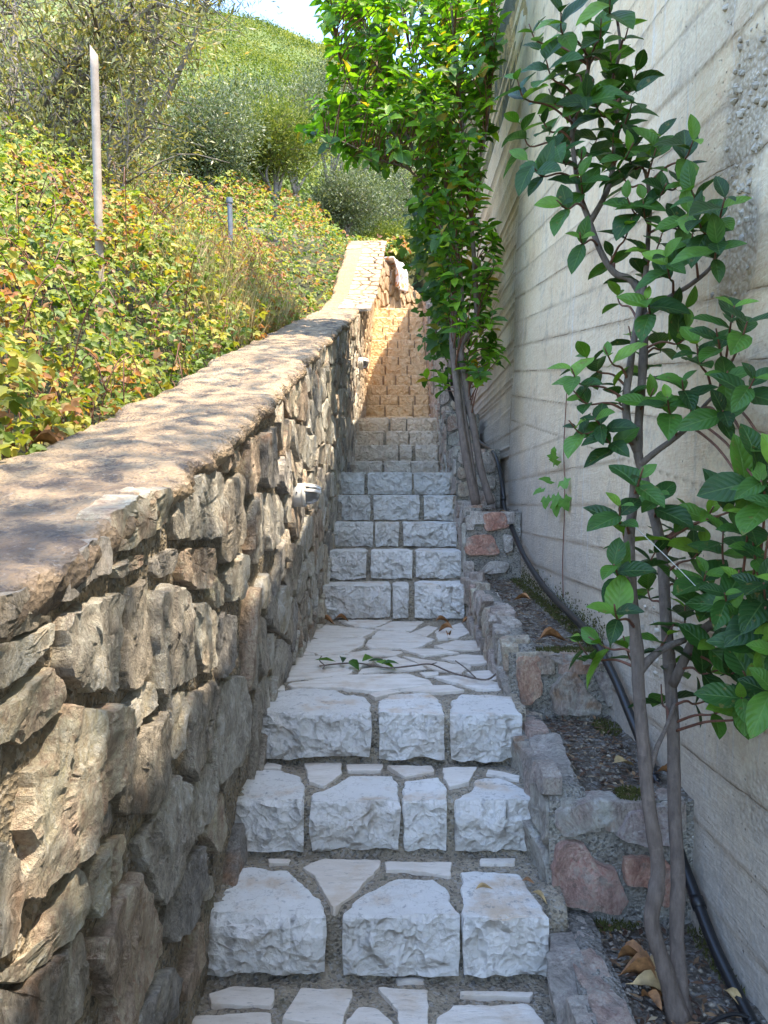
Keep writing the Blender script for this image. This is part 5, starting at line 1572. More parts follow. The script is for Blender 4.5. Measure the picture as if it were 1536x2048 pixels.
r1_ = rosettes([cs[i] for i in lowc], [axs[i] for i in lowc], 0.093, (1, 2), rg)
r2_ = rosettes([cs[i] for i in upc], [axs[i] for i in upc], 0.10, (1, 3), rg)
C, D, Nn, Ln, W, R = (np.concatenate([p_, q_]) for p_, q_ in zip(r1_, r2_))
ok = C[:, 0] + D[:, 0] * Ln < 0.90
C, D, Nn, Ln, W, R = C[ok], D[ok], Nn[ok], Ln[ok], W[ok], R[ok]
order = np.argsort(-Ln / C[:, 1])
a_, b_ = order[:300], order[300:]
leaf_objects(SH, C[a_], D[a_], Nn[a_], Ln[a_], W[a_], 'broad', LEAF_A, rnds=R[a_])
if len(b_):
    leaf_batch('foliage', C[b_], D[b_], Nn[b_], Ln[b_], W[b_], 'broad', LEAF_A, SH, 'stuff', R[b_])

# ------------------------------------------------------------------ tall shrub tree higher up
TB = thing('broadleaf_tree', 'tall leafy tree with slender leaning stems in the planter halfway up, its top in sunlight', 'tree', tuple(pt(962, 1008, 5.35)))
tb = [([(952,1010,5.32),(935,930,5.35),(922,850,5.4),(912,760,5.45),(905,690,5.5),(908,620,5.55),(905,560,5.6),(890,480,5.65),(865,400,5.7),(835,320,5.75),(800,240,5.8),(760,150,5.8),(730,60,5.8),(715,-40,5.8)], 0.030, 0.008),
      ([(982,1008,5.35),(962,940,5.38),(950,870,5.4),(935,790,5.45),(922,700,5.5),(935,670,5.5),(952,640,5.52),(950,560,5.55),(945,470,5.6),(935,370,5.62),(925,260,5.65),(915,150,5.7),(905,40,5.7),(900,-60,5.7)], 0.028, 0.008),
      ([(957,1008,5.36),(940,900,5.4),(925,800,5.45),(917,720,5.5),(925,600,5.55),(915,500,5.6),(895,400,5.7),(880,300,5.75),(850,200,5.8),(820,100,5.8),(800,0,5.8)], 0.016, 0.006),
      ([(865,400,5.7),(820,340,5.6),(760,320,5.5),(700,290,5.45),(650,270,5.4)], 0.012, 0.004),
      ([(835,320,5.75),(780,260,5.7),(720,200,5.6),(680,120,5.55),(665,40,5.5)], 0.012, 0.004),
      ([(935,370,5.62),(965,300,5.6),(980,200,5.6),(975,100,5.6)], 0.010, 0.004)]
sk = []
for i, (lst, r0, r1) in enumerate(tb):
    P = pxs(lst)
    R = np.linspace(r0, r1, len(P)) * (1 + 0.12 * np.abs(vnoise(P * 9, 4)))
    tubes('trunk' if i < 3 else 'branch', [(P, R)], BARK, TB, 9)
    sk.append(P)
sk = np.concatenate(sk)
def poly_in(px, py, poly):
    c = False
    n = len(poly)
    for i in range(n):
        x1, y1 = poly[i]; x2, y2 = poly[(i + 1) % n]
        if (y1 > py) != (y2 > py) and px < (x2 - x1) * (py - y1) / (y2 - y1) + x1:
            c = not c
    return c
def sample_poly(poly, n, rg):
    xs_ = [p[0] for p in poly]; ys_ = [p[1] for p in poly]
    out = []
    while len(out) < n:
        x, y = rg.uniform(min(xs_), max(xs_)), rg.uniform(min(ys_), max(ys_))
        if poly_in(x, y, poly):
            out.append((x, y))
    return out
regs = [([(645,-60),(1005,-60),(990,120),(975,260),(965,330),(900,340),(830,330),(770,345),(720,330),(690,300),(700,240),(680,180),(662,90)], 520),
        ([(612,262),(635,215),(690,200),(720,250),(715,310),(660,300),(625,285)], 30),
        ([(645,-20),(690,-30),(700,40),(665,60),(648,20)], 8),
        ([(830,330),(965,330),(955,420),(985,460),(990,520),(950,560),(900,540),(860,470)], 100),
        ([(880,540),(985,540),(980,600),(985,660),(960,690),(910,680),(890,620)], 60),
        ([(925,690),(990,690),(1000,720),(970,760),(960,800),(935,790)], 20),
        ([(855,760),(880,720),(900,740),(890,790),(860,800)], 5)]
rg = random.Random(31)
cs, axs, twg = [], [], []
for poly, n in regs:
    for (px, py) in sample_poly(poly, n, rg):
        d = rg.uniform(5.05, 6.6)
        d = min(d, 0.80 * F / max(1, px - CX))
        c = pt(px, py, d)
        j = int(np.argmin(((sk - np.array(c) + np.array([0, 0, 0.15])) ** 2).sum(1)))
        b = Vector(sk[j])
        ax = ((c - b).normalized() * 0.6 + Vector((rg.uniform(-.7, .5), rg.uniform(-.7, .3), rg.uniform(0.1, 1.0)))).normalized()
        cs.append(c); axs.append(ax)
        if (c - b).length < 0.5:
            twg.append((spline([b, b.lerp(c, 0.5) + Vector((0, 0, 0.03)), c, c + ax * 0.08], 3), np.linspace(0.0048, 0.002, 10)))
tubes('twigs', twg, REDTWIG, TB, 4)
C, D, Nn, Ln, W, R = rosettes(cs, axs, 0.105, (2, 3), rg)
ok = C[:, 0] + D[:, 0] * Ln < 0.97
C, D, Nn, Ln, W, R = C[ok], D[ok], Nn[ok], Ln[ok], W[ok], R[ok]
order = np.argsort(-Ln / C[:, 1])
a_, b_ = order[:300], order[300:]
leaf_objects(TB, C[a_], D[a_], Nn[a_], Ln[a_], W[a_], 'mid', LEAF_B, rnds=R[a_] * 0.98)
leaf_batch('foliage', C[b_], D[b_], Nn[b_], Ln[b_], W[b_], 'mid', LEAF_B, TB, 'stuff', R[b_])

# ------------------------------------------------------------------ climbing vine behind it
VN = thing('climbing_vine', 'lobed leaf vine hanging in a dark curtain behind the slender leaning stems', 'vine', tuple(pt(905, 760, 6.7)))
vreg = [([(830,340),(900,350),(925,480),(930,600),(905,660),(870,640),(850,560),(832,500),(822,420)], 190), ([(850,640),(920,640),(905,740),(880,700)], 34), ([(880,-40),(1005,-40),(1000,110),(960,190),(900,150)], 70)]
C, twg = [], []
for poly, n in vreg:
    for (px, py) in sample_poly(poly, n, rg):
        d = rg.uniform(6.3, 7.3)
        d = min(d, 0.85 * F / max(1, px - CX)) if py > 200 else d
        C.append(tuple(pt(px, py, d)))
C = np.array(C); n = len(C)
D = norm(np.stack([RNG.normal(0, 0.5, n) - 0.2, RNG.normal(-0.4, 0.4, n), RNG.normal(-0.7, 0.35, n)], 1))
Nn = norm(np.stack([RNG.normal(-0.25, 0.4, n), RNG.normal(-0.7, 0.3, n), RNG.normal(0.6, 0.3, n)], 1))
Ln = RNG.uniform(0.09, 0.16, n)
leaf_objects(VN, C, D, Nn, Ln, Ln * 0.95, 'lobed', LEAF_V)
n2_ = 420
ii = RNG.integers(0, n, n2_)
C2 = C[ii] + RNG.normal(0, 0.07, (n2_, 3)) + np.array([0, 0.12, 0])
C2[:, 0] = np.minimum(C2[:, 0], 0.88)
leaf_batch('foliage', C2, D[ii] + RNG.normal(0, .3, (n2_, 3)), Nn[ii] + RNG.normal(0, .3, (n2_, 3)), RNG.uniform(0.07, 0.13, n2_), RNG.uniform(0.07, 0.12, n2_), 'lobed', LEAF_V, VN, 'stuff')
for lst in ([(905,760,6.7),(900,680,6.7),(885,600,6.7),(870,520,6.8),(850,430,6.8),(860,350,6.8)], [(905,760,6.7),(915,640,6.7),(905,520,6.8),(900,400,6.8),(940,200,6.9),(960,60,7.0)], [(915,640,6.7),(880,640,6.6),(865,700,6.6)]):
    tubes('stem', [(pxs(lst), 0.006)], REDTWIG, VN, 5)

# sprig of vine on the concrete
SP = thing('vine_sprig', 'small bright green lobed leaf sprig hanging on a thin stem against bare concrete', 'vine', tuple(pt(1131, 1195, 3.78)))
def onwall(px, py):
    z = 0.0; d = 3.8
    for _ in range(6):
        z = (CY - py) / F * d
        d = float(Xc(np.array(z), np.array(d))) * F / (px - CX)
    p = pt(px, py, d); p.x -= 0.012
    return p
tubes('stem', [(spline([onwall(*p) for p in ((1131,1195),(1130,1120),(1133,1040),(1134,960),(1132,900),(1136,820),(1140,760))], 5), 0.0028)], REDTWIG, SP, 5)
C, D = [], []
for (px, py, dx, dz) in ((1128,935,-0.3,0.5),(1122,962,-0.8,0.1),(1140,958,0.1,-0.2),(1102,975,-0.9,-0.3),(1108,990,-0.3,-0.8),(1128,985,-0.2,-0.6),(1142,990,0.2,-0.8),(1128,1000,-0.2,-1),(1120,925,0,1)):
    p = onwall(px, py); p.x -= 0.03
    C.append(tuple(p)); D.append((dx * 0.6, -dx * 0.9 * 0 - 0.25, dz))
C, D = np.array(C), np.array(D, float); n = len(C)
leaf_objects(SP, C, D, norm(np.stack([np.full(n, -0.75), np.full(n, -0.6), RNG.normal(0.25, 0.2, n)], 1)), RNG.uniform(0.08, 0.115, n), RNG.uniform(0.08, 0.11, n), 'lobed', LEAF_S)

# ------------------------------------------------------------------ irrigation pipe
hp = [(1520,2075),(1503,2044),(1471,1981),(1426,1886),(1385,1777),(1362,1714),(1335,1627),(1313,1564),(1281,1482),(1254,1415),(1231,1360),(1204,1306),(1181,1270),(1150,1238),(1109,1197),(1082,1165),(1050,1115),(1028,1065),(1009,1015),(1006,980),(997,930),(984,902),(959,884)]
P = [pt(x, y, 0.868 * F / (x - CX)) for x, y in hp]
P += [pt(940, 852, 7.3), pt(925, 815, 7.35), pt(905, 795, 7.3), pt(895, 765, 7.25), pt(893, 735, 7.25)]
P = spline(P, 5)
hose = thing('irrigation_pipe', 'black plastic irrigation pipe running up along the foot of the concrete wall', 'pipe', tuple(P[0]))
tubes('pipe', [(P, 0.0165)], HOSE, hose, 12)
bp = spline([pt(1500, 2036, 1.77), pt(1470, 2028, 1.775), pt(1440, 2036, 1.77), pt(1405, 2056, 1.755)], 6)
tubes('side_tube', [(bp, 0.0045)], HOSE, hose, 7)
for j in (3, 18, 92):
    q = P[min(j, len(P) - 3):min(j, len(P) - 3) + 2]
    tubes('pipe_joint', [(q, 0.0195)], HOSE, hose, 12)

# thread stretched through the shrub
tg = tubes('thread', [(spline([pt(1268, 1052, 1.84), pt(1350, 1130, 1.80), pt(1445, 1228, 1.78)], 6), 0.0011)], WHITEP, None, 4)
tag(tg, 'thin pale thread stretched slantwise across the shrub from its left stem', 'thread')

# ------------------------------------------------------------------ bulkhead lamps on the left wall
k = NT('dusty_glass')
k.set('Base Color', (0.20, 0.19, 0.175)); k.set('Roughness', 0.12)
k.b.inputs['Transmission Weight'].default_value = 0.35
GLASS = k.m
DARK = m_plain('lamp_inside', (0.05, 0.05, 0.05), 0.6, 0.2)
def lamp(px, py, d, R, label, yaw=0.0):
    c = pt(px, py, d)
    x0 = float(Xw(d)) + 0.03
    c.x = x0
    t = thing('bulkhead_lamp', label, 'wall lamp', tuple(c), 'bulkhead lamps on the stone wall')
    def lathe(name, prof, m, n=40, a0=0.0, a1=2 * math.pi, sq=1.0):
        th = np.linspace(a0, a1, n, endpoint=(a1 - a0) < 6.2)
        V = []
        for ax, r in prof:
            V += [(c.x + ax, c.y + r * sq * math.cos(a), c.z + r * math.sin(a)) for a in th]
        return put(name, np.array(V), grid_faces(len(prof), n, (a1 - a0) > 6.2), m, t)
    bs = lathe('base', [(-0.05, R * 0.9), (-0.02, R), (0.0, R), (0.026, R), (0.03, R * 0.985), (0.033, R * 0.97), (0.033, 0.0)], WHITEP)
    rim = lathe('rim', [(0.030, R * 0.9), (0.032, R * 1.02), (0.046, R * 1.01), (0.052, R * 0.93), (0.05, R * 0.82)], WHITEP)
    lathe('glass', [(0.040, R * 0.84), (0.062, R * 0.82), (0.085, R * 0.72), (0.104, R * 0.52), (0.112, R * 0.25), (0.115, 0.0)], GLASS)
    # slatted half hood over the top of the glass
    hood = [(0.046, R * 0.93), (0.075, R * 0.90), (0.100, R * 0.80), (0.118, R * 0.62), (0.122, R * 0.5)]
    for k_ in range(5):
        a = math.radians(32 + 31 * k_)
        w_ = math.radians(8.5)
        th = np.linspace(a - w_, a + w_, 7)
        V = [(c.x + ax, c.y + r * math.cos(b), c.z + r * math.sin(b)) for ax, r in hood for b in th]
        s_ = put('hood_slat', np.array(V), grid_faces(len(hood), 7), WHITEP, rim)
        s_.modifiers.new('thick', 'SOLIDIFY').thickness = 0.004
    th = np.linspace(math.radians(4), math.radians(176), 24)
    bar = np.array([(c.x + 0.120, c.y + R * 0.56 * math.cos(b), c.z + R * 0.56 * math.sin(b)) for b in th])
    tubes('hood_bar', [(bar, 0.0035)], WHITEP, rim, 6)
    th = np.linspace(0, math.pi, 3)
    tubes('screw', [(np.array([(c.x + 0.012, c.y - R - 0.003, c.z + R * 0.2), (c.x + 0.012, c.y - R + 0.004, c.z + R * 0.2)]), 0.004)], DARK, bs, 8)
    return t
lamp(592, 990, 3.55, 0.056, 'white bulkhead wall lamp with slatted hood, the larger of two on the stone wall')
lamp(712, 727, 9.2, 0.075, 'pale round wall lamp further up the stone wall near the sunlit steps')

# ------------------------------------------------------------------ twig and dead leaves
zl = CAMZ + RIS[2][1] + 0.012
def lz(px, py, up=0.0):
    x, y = on_level(px, py, zl)
    return Vector((x, y, zl + up))
Z6 = lambda x, y, up=0.0: lz(460 + x / 2.4, 1220 + y / 2.4, up)
TW = thing('fallen_twig', 'thin fallen twig with a few green leaves lying across the white landing', 'twig', tuple(Z6(800, 290)))
main = spline([Z6(430, 275, 0.006), Z6(520, 266, 0.008), Z6(620, 268, 0.012), Z6(750, 288, 0.01), Z6(860, 282, 0.012), Z6(960, 272, 0.012), Z6(1040, 300, 0.008), Z6(1110, 322, 0.008), Z6(1225, 346, 0.01), Z6(1280, 325, 0.02), Z6(1320, 288, 0.03)], 5)
tubes('stem', [(main, np.linspace(0.0035, 0.0045, len(main))), (spline([Z6(1180, 335, 0.008), Z6(1130, 300, 0.02), Z6(1082, 275, 0.03)], 4), 0.003), (spline([Z6(455, 272, 0.006), Z6(430, 262, 0.02), Z6(440, 252, 0.03)], 4), 0.0028), (spline([Z6(455, 272, 0.006), Z6(446, 292, 0.01)], 4), 0.003), (spline([Z6(960, 272, 0.01), Z6(990, 285, 0.03)], 4), 0.0025)], BARK, TW, 6)
C = np.array([tuple(Z6(x, y, 0.018)) for x, y in ((500, 265), (540, 268), (580, 262), (640, 262), (670, 264), (700, 270), (735, 277))])
ang = RNG.uniform(-0.6, 0.6, len(C)) + np.array([3.0, 1.2, -1.0, 1.0, 0.3, -0.4, 0.2])
D = np.stack([np.cos(ang), np.sin(ang), RNG.uniform(-0.1, 0.3, len(C))], 1)
leaf_objects(TW, C, D, norm(np.stack([RNG.normal(0, .4, len(C)), RNG.normal(-0.3, .3, len(C)), np.ones(len(C))], 1)), RNG.uniform(0.075, 0.11, len(C)), RNG.uniform(0.035, 0.05, len(C)), 'mid', LEAF_A)

def dead_leaf(p, ang, l, w_, m, label, curl=0.25, group=None, tiltz=0.12, kind='broad'):
    V, Fc, uv = TPL[kind]
    v = V.copy()
    v[:, 2] += curl * (v[:, 1] ** 2) * 1.6 + 0.18 * curl * np.sin(v[:, 0] * 5) + 0.1 * curl * v[:, 0] ** 2 + 0.02
    v = v * np.array([l, w_, l])
    me = mesh_np('dry_leaf', v, Fc, True, uv)
    o = link('dry_leaf', me, m, None, tuple(p))
    o.rotation_euler = (random.uniform(-tiltz, tiltz), random.uniform(-tiltz, tiltz), ang)
    me.update()
    return tag(o, label, 'dead leaf', group)
def soilp(px, py, i, up=0.012):
    d0, s0, s1 = TER[i]; d1 = TER[i + 1][0]
    z = s0
    for _ in range(4):
        d = (z) * F / (CY - py)
        z = s0 + (s1 - s0) * (d - d0) / (d1 - d0)
    p = pt(px, py, d); p.z += up
    return p
G1 = 'dead leaves in the lowest planter'
for px, py, ang, l, w_, m, lab, cu in ((1235,1935,-0.5,0.10,0.055,DRY,'curled rust brown dead leaf leftmost in the lowest planter',0.6),
                                 (1262,1950,0.9,0.11,0.05,DRYP,'pale tan dead leaf at the back of the leaf pile in the lowest planter',0.3),
                                 (1240,1968,-0.35,0.12,0.045,DRY,'long folded rust brown dead leaf across the leaf pile in the lowest planter',0.9),
                                 (1265,1985,-0.25,0.11,0.05,DRYP,'ochre dead leaf at the front of the leaf pile in the lowest planter',0.4),
                                 (1300,1960,0.5,0.09,0.05,DRYP,'small ochre dead leaf touching the shrub stems in the lowest planter',0.3),
                                 (1285,2010,-1.2,0.07,0.035,DRY,'dark dead leaf below the leaf pile in the lowest planter',0.4),
                                 (1452,1998,-1.2,0.06,0.025,DRYP,'narrow yellow dead leaf beside the black pipe in the lowest planter',0.4)):
    dead_leaf(soilp(px, py, 0, 0.02), ang, l, w_, m, lab, cu, G1, 0.3)
dead_leaf(soilp(1230, 1535, 1, 0.015), 0.3, 0.075, 0.06, DRYP, 'single pale heart shaped dead leaf on soil of the second planter', 0.2)
dead_leaf(soilp(1316, 1556, 1, 0.02), -0.8, 0.08, 0.035, DRY, 'brown curled dead leaf between pipe and concrete in the second planter', 0.6)
dead_leaf(soilp(1080, 1287, 2, 0.018), 0.15, 0.12, 0.035, DRY, 'long orange brown dead leaf on the mossy edge of the third planter', 0.5)
dead_leaf(soilp(1060, 1205, 2, 0.015), 2.6, 0.1, 0.04, DRY, 'small brown dead leaf on the soil at the back of the third planter', 0.4)
dead_leaf(soilp(945, 1014, 3, 0.02), 0.2, 0.10, 0.06, DRY, 'brown dead leaf at the foot of the slender leaning stems', 0.6)
for px, py, ang, l, lab in ((925, 1250, 0.4, 0.10, 'folded brown dead leaf at the right back corner of the landing'), (905, 1262, 2.6, 0.10, 'dark small dead leaf in front of the folded one at the right of the landing'),
                            (872, 1246, 0.2, 0.09, 'orange dead leaf at the foot of the riser behind the landing'), (640, 1244, -0.2, 0.10, 'reddish brown dead leaf at the left back corner of the landing'), (672, 1241, 0.3, 0.09, 'flat brown dead leaf beside the left back corner of the landing'), (895, 1275, 1.3, 0.07, 'small purple brown dead leaf on the right part of the landing')):
    dead_leaf(lz(px, py, 0.012), ang, l, l * 0.42, DRY, lab, 0.5, 'dead leaves on the landing')
z1 = CAMZ + RIS[0][1] + 0.012
for px, py, ang, l, w_, m, lab in ((952, 1779, 0.12, 0.05, 0.012, DRYP, 'narrow straw coloured leaf lying on the right block of the lowest step'), (1045, 1762, -0.3, 0.035, 0.02, DRY, 'tiny brown curled leaf by the planter on the lowest step'), (1065, 1785, -0.9, 0.055, 0.012, DRYP, 'narrow tan leaf in the right corner of the lowest step')):
    x, y = on_level(px, py, z1)
    dead_leaf((x, y, z1), ang, l, w_, m, lab, 0.3, 'dead leaves on the lowest step')
# big dry leaves on the far edge of the wall top
for px, py, d, ang, l, lab in ((8, 905, 2.05, 1.9, 0.11, 'large orange brown dry leaf leaning on the outer edge of the wall top, leftmost'), (62, 890, 2.1, 0.4, 0.10, 'large tan dry leaf lying flat on the outer edge of the wall top'), (100, 875, 2.15, 2.6, 0.085, 'brown dry leaf at the outer edge of the wall top nearest the brambles')):
    p = pt(px, py, d)
    dead_leaf(p, ang, l, l * 0.6, DRY, lab, 0.6, 'dry leaves on the wall top', 0.5)

# moss cushions
def moss(name, pts, parent, h=0.012):
    pts = np.asarray(pts, float); n = len(pts)
    a = RNG.uniform(0, 6.28, n)
    e = np.stack([np.cos(a), np.sin(a), 0 * a], 1) * 0.003
    tip = pts + np.stack([RNG.normal(0, .003, n), RNG.normal(0, .003, n), RNG.uniform(0.4, 1.2, n) * h], 1)
    V = np.stack([pts - e, pts + e, tip], 1).reshape(-1, 3)
    return put(name, V, [np.arange(3 * n).reshape(-1, 3)], MOSSM, parent, False, kind='stuff')
mp = []
def moss_patch(cx, cy, zf, rx, ry, n):
    for _ in range(n):
        a, r = RNG.uniform(0, 6.28), math.sqrt(RNG.random())
        x, y = cx + rx * r * math.cos(a), cy + ry * r * math.sin(a)
        if x < XB + 0.02:
            mp.append((x, y, zf(y) + RNG.uniform(-0.004, 0.006)))
sz_ = lambda i: (lambda y: TER[i][1] + (TER[i][2] - TER[i][1]) * (y - TER[i][0]) / (TER[i + 1][0] - TER[i][0]) + CAMZ)
moss_patch(0.74, 2.25, sz_(1), 0.05, 0.05, 900)
moss_patch(0.74, 3.07, sz_(2), 0.15, 0.05, 1500)
for y in np.arange(3.2, 5.05, 0.12):
    moss_patch(XB - 0.01, y, sz_(2), 0.05, 0.1, 260)
    for _ in range(120):   # creeping up the concrete
        z = sz_(2)(y) + abs(RNG.normal(0, 0.05))
        mp.append((float(Xc(z - CAMZ, y)) - 0.003, y + RNG.uniform(-.06, .06), z))
moss_patch(0.86, 2.9, sz_(1), 0.05, 0.1, 500)
moss_patch(0.62, 2.17, lambda y: TER[0][1] + CAMZ, 0.12, 0.03, 500)
moss_patch(0.88, 2.0, lambda y: TER[0][1] + CAMZ + 0.01, 0.03, 0.16, 300)
moss_patch(0.6, 5.15, sz_(3), 0.06, 0.04, 200)
moss('moss', mp, PL)

# ------------------------------------------------------------------ bramble bank
def canopy_z(x, y):
    l = np.maximum(-0.95 - np.asarray(x, float), 0)
    hgt = 0.10 + 0.62 * sstep(l, 0.0, 0.55) + 0.25 * sstep(l, 0.5, 1.8)
    hgt = hgt * np.where(y > 9, np.interp(y, [9, 15, 40], [1, 1.0, 0.9]), 1)
    hgt = hgt + 0.14 * sstep(y, 5.0, 6.5) * sstep(y, 10.5, 8.5)
    return bank(x, y) + 0.2 + hgt + 0.22 * fbm(np.stack([np.asarray(x) * 1.1, np.asarray(y) * 1.1, 0 * np.asarray(y)], 1), 3, 81) + 0.07 * fbm(np.stack([np.asarray(x) * 4, np.asarray(y) * 4, 0 * np.asarray(y)], 1), 2, 82)
def patchy(P, f=1.4, s=91):
    return vnoise(P * f, s)
CC, DD, NN, LL, RR = [], [], [], [], []
def add_bramble(n, x0, x1, y0, y1, l0, l1, deep):
    y = RNG.uniform(y0, y1, n); x = RNG.uniform(x0, x1, n)
    edge = np.asarray(Xw(np.minimum(y, 14.8))) - 0.46
    ok = x < np.where(y < 14.9, edge + 0.02, 5)
    x, y = x[ok], y[ok]; n = len(x)
    top = canopy_z(x, y)
    dep = np.abs(RNG.normal(0, deep, n))
    z = np.maximum(top - dep, bank(x, y) + 0.02)
    C = np.stack([x, y, z + CAMZ], 1)
    D = norm(np.stack([RNG.normal(0.25, 0.8, n), RNG.normal(-0.3, 0.8, n), RNG.normal(-0.25, 0.45, n)], 1))
    N_ = norm(np.stack([RNG.normal(0.3, 0.5, n), RNG.normal(-0.55, 0.5, n), RNG.normal(0.8, 0.4, n)], 1))
    pch = patchy(C, 1.0, 91) + 0.5 * patchy(C, 3.1, 93)
    r = RNG.random(n)
    dry = RNG.random(n) < np.clip(0.20 + 0.5 * pch + 0.2 * (dep > 0.25), 0.02, 0.85)
    r = np.where(dry, 0.68 + 0.32 * r, 0.66 * np.clip(0.5 + (r - 0.5) * 0.75 + 0.38 * patchy(C, 0.9, 95) + 0.2 * patchy(C, 3.3, 96), 0, 1))
    CC.append(C); DD.append(D); NN.append(N_); LL.append(RNG.uniform(l0, l1, n)); RR.append(r)
add_bramble(12500, -3.6, -0.9, 0.9, 4.5, 0.024, 0.054, 0.27)
add_bramble(3500, -1.6, -0.9, 0.9, 8.5, 0.024, 0.05, 0.25)
add_bramble(21000, -5.5, -0.7, 4.5, 9.5, 0.03, 0.06, 0.28)
add_bramble(12500, -8, -0.4, 9.5, 18, 0.05, 0.09, 0.3)
add_bramble(5000, -12, 3.0, 17, 30, 0.10, 0.17, 0.35)
C, D, N_, L_, R_ = (np.concatenate(a) for a in (CC, DD, NN, LL, RR))
_, S_2, _ = leaf_frames(D, N_)
C3 = np.concatenate([C, C, C])
D3 = np.concatenate([D, norm(D * 0.25 + S_2 + RNG.normal(0, .2, D.shape)), norm(D * 0.25 - S_2 + RNG.normal(0, .2, D.shape))])
N3_ = np.concatenate([N_, N_ + RNG.normal(0, .3, N_.shape), N_ + RNG.normal(0, .3, N_.shape)])
L3 = np.concatenate([L_, L_ * 0.8, L_ * 0.8]) * RNG.uniform(0.75, 1.15, 3 * len(C))
R3 = np.clip(np.concatenate([R_, R_, R_]) + RNG.normal(0, 0.02, 3 * len(C)), 0, 0.999)
keep = RNG.random(3 * len(C)) < np.concatenate([np.ones(len(C)), np.full(2 * len(C), 0.75)])
bo_ = leaf_batch('brambles', C3[keep], D3[keep], N3_[keep], L3[keep], L3[keep] * 0.74, 'oval', BRAMBLE, None, 'stuff', R3[keep])
tag(bo_, 'sunlit bramble thicket of yellow green and rusty leaves on the bank left of the wall', 'brambles')
tl = []
for _ in range(380):
    y = RNG.uniform(1.0, 11); x = float(Xw(y)) - 0.5 - abs(RNG.normal(0, 0.8))
    z0 = float(bank(np.array([x]), np.array([y]))[0]) + CAMZ
    zc = float(canopy_z(np.array([x]), np.array([y]))[0]) + CAMZ
    a = RNG.uniform(0, 6.28); l = RNG.uniform(0.2, 0.6)
    dx, dy = math.cos(a) * l, math.sin(a) * l
    x2 = min(x + dx, float(Xw(y + dy)) - 0.48)
    tl.append((spline([(x, y, z0), (x + (x2 - x) * 0.3, y + dy * 0.3, z0 + (zc - z0) * 0.75), (x + (x2 - x) * 0.7, y + dy * 0.7, zc + 0.03), (x2, y + dy, zc - 0.1)], 4), 0.0022))
s_ = tubes('bramble_canes', tl, REDTWIG, None, 4, 'stuff')
tag(s_, 'thin reddish bramble canes arching through the thicket left of the wall', 'canes')
# dry grass among the brambles
n = 2600
gy_ = RNG.uniform(4.8, 8.2, n); gx_ = -1.12 + 0.02 * gy_ + RNG.normal(0, 0.22, n) - 0.1
ok = gx_ < np.asarray(Xw(gy_)) - 0.47
gx_, gy_ = gx_[ok], gy_[ok]; n = len(gx_)
base = np.stack([gx_, gy_, canopy_z(gx_, gy_) - 0.28 + CAMZ], 1)
D = norm(np.stack([RNG.normal(0, .35, n), RNG.normal(-.1, .3, n), np.ones(n)], 1))
g_ = leaf_batch('dry_grass', base, D, norm(RNG.normal(0, 1, (n, 3))), RNG.uniform(0.2, 0.42, n), 0.006, 'slim', STRAW, None, 'stuff')
tag(g_, 'tuft of dry straw coloured grass beside the wall halfway up', 'grass')

# ------------------------------------------------------------------ poles
p0, p1 = pt(209, 880, 4.15), pt(188, 100, 3.95)
P = spline([p0, p0.lerp(p1, 0.5), p1], 10)
V, Q, T = tube_arrays(P, np.linspace(0.024, 0.021, len(P)), 14)
hi = V[:, 2] > P[-1][2] - 0.03
V[hi, 2] -= (V[hi, 0] - P[-1][0]) * 1.3
po = put('pole', V, [Q, T], POLEM)
tag(po, 'tall pale weathered pole with slanted cut top standing in the brambles', 'pole')
p0, p1 = pt(464, 560, 7.0), pt(459, 396, 6.95)
P = np.array([p0, p0.lerp(p1, 0.5), p0.lerp(p1, 0.93), p0.lerp(p1, 0.94), p1])
V, Q, T = tube_arrays(P, [0.022, 0.022, 0.024, 0.031, 0.031], 12)
po = put('post', V, [Q, T], POSTM, None, False)
tag(po, 'short blue grey metal post with wider top poking out of the brambles', 'post')

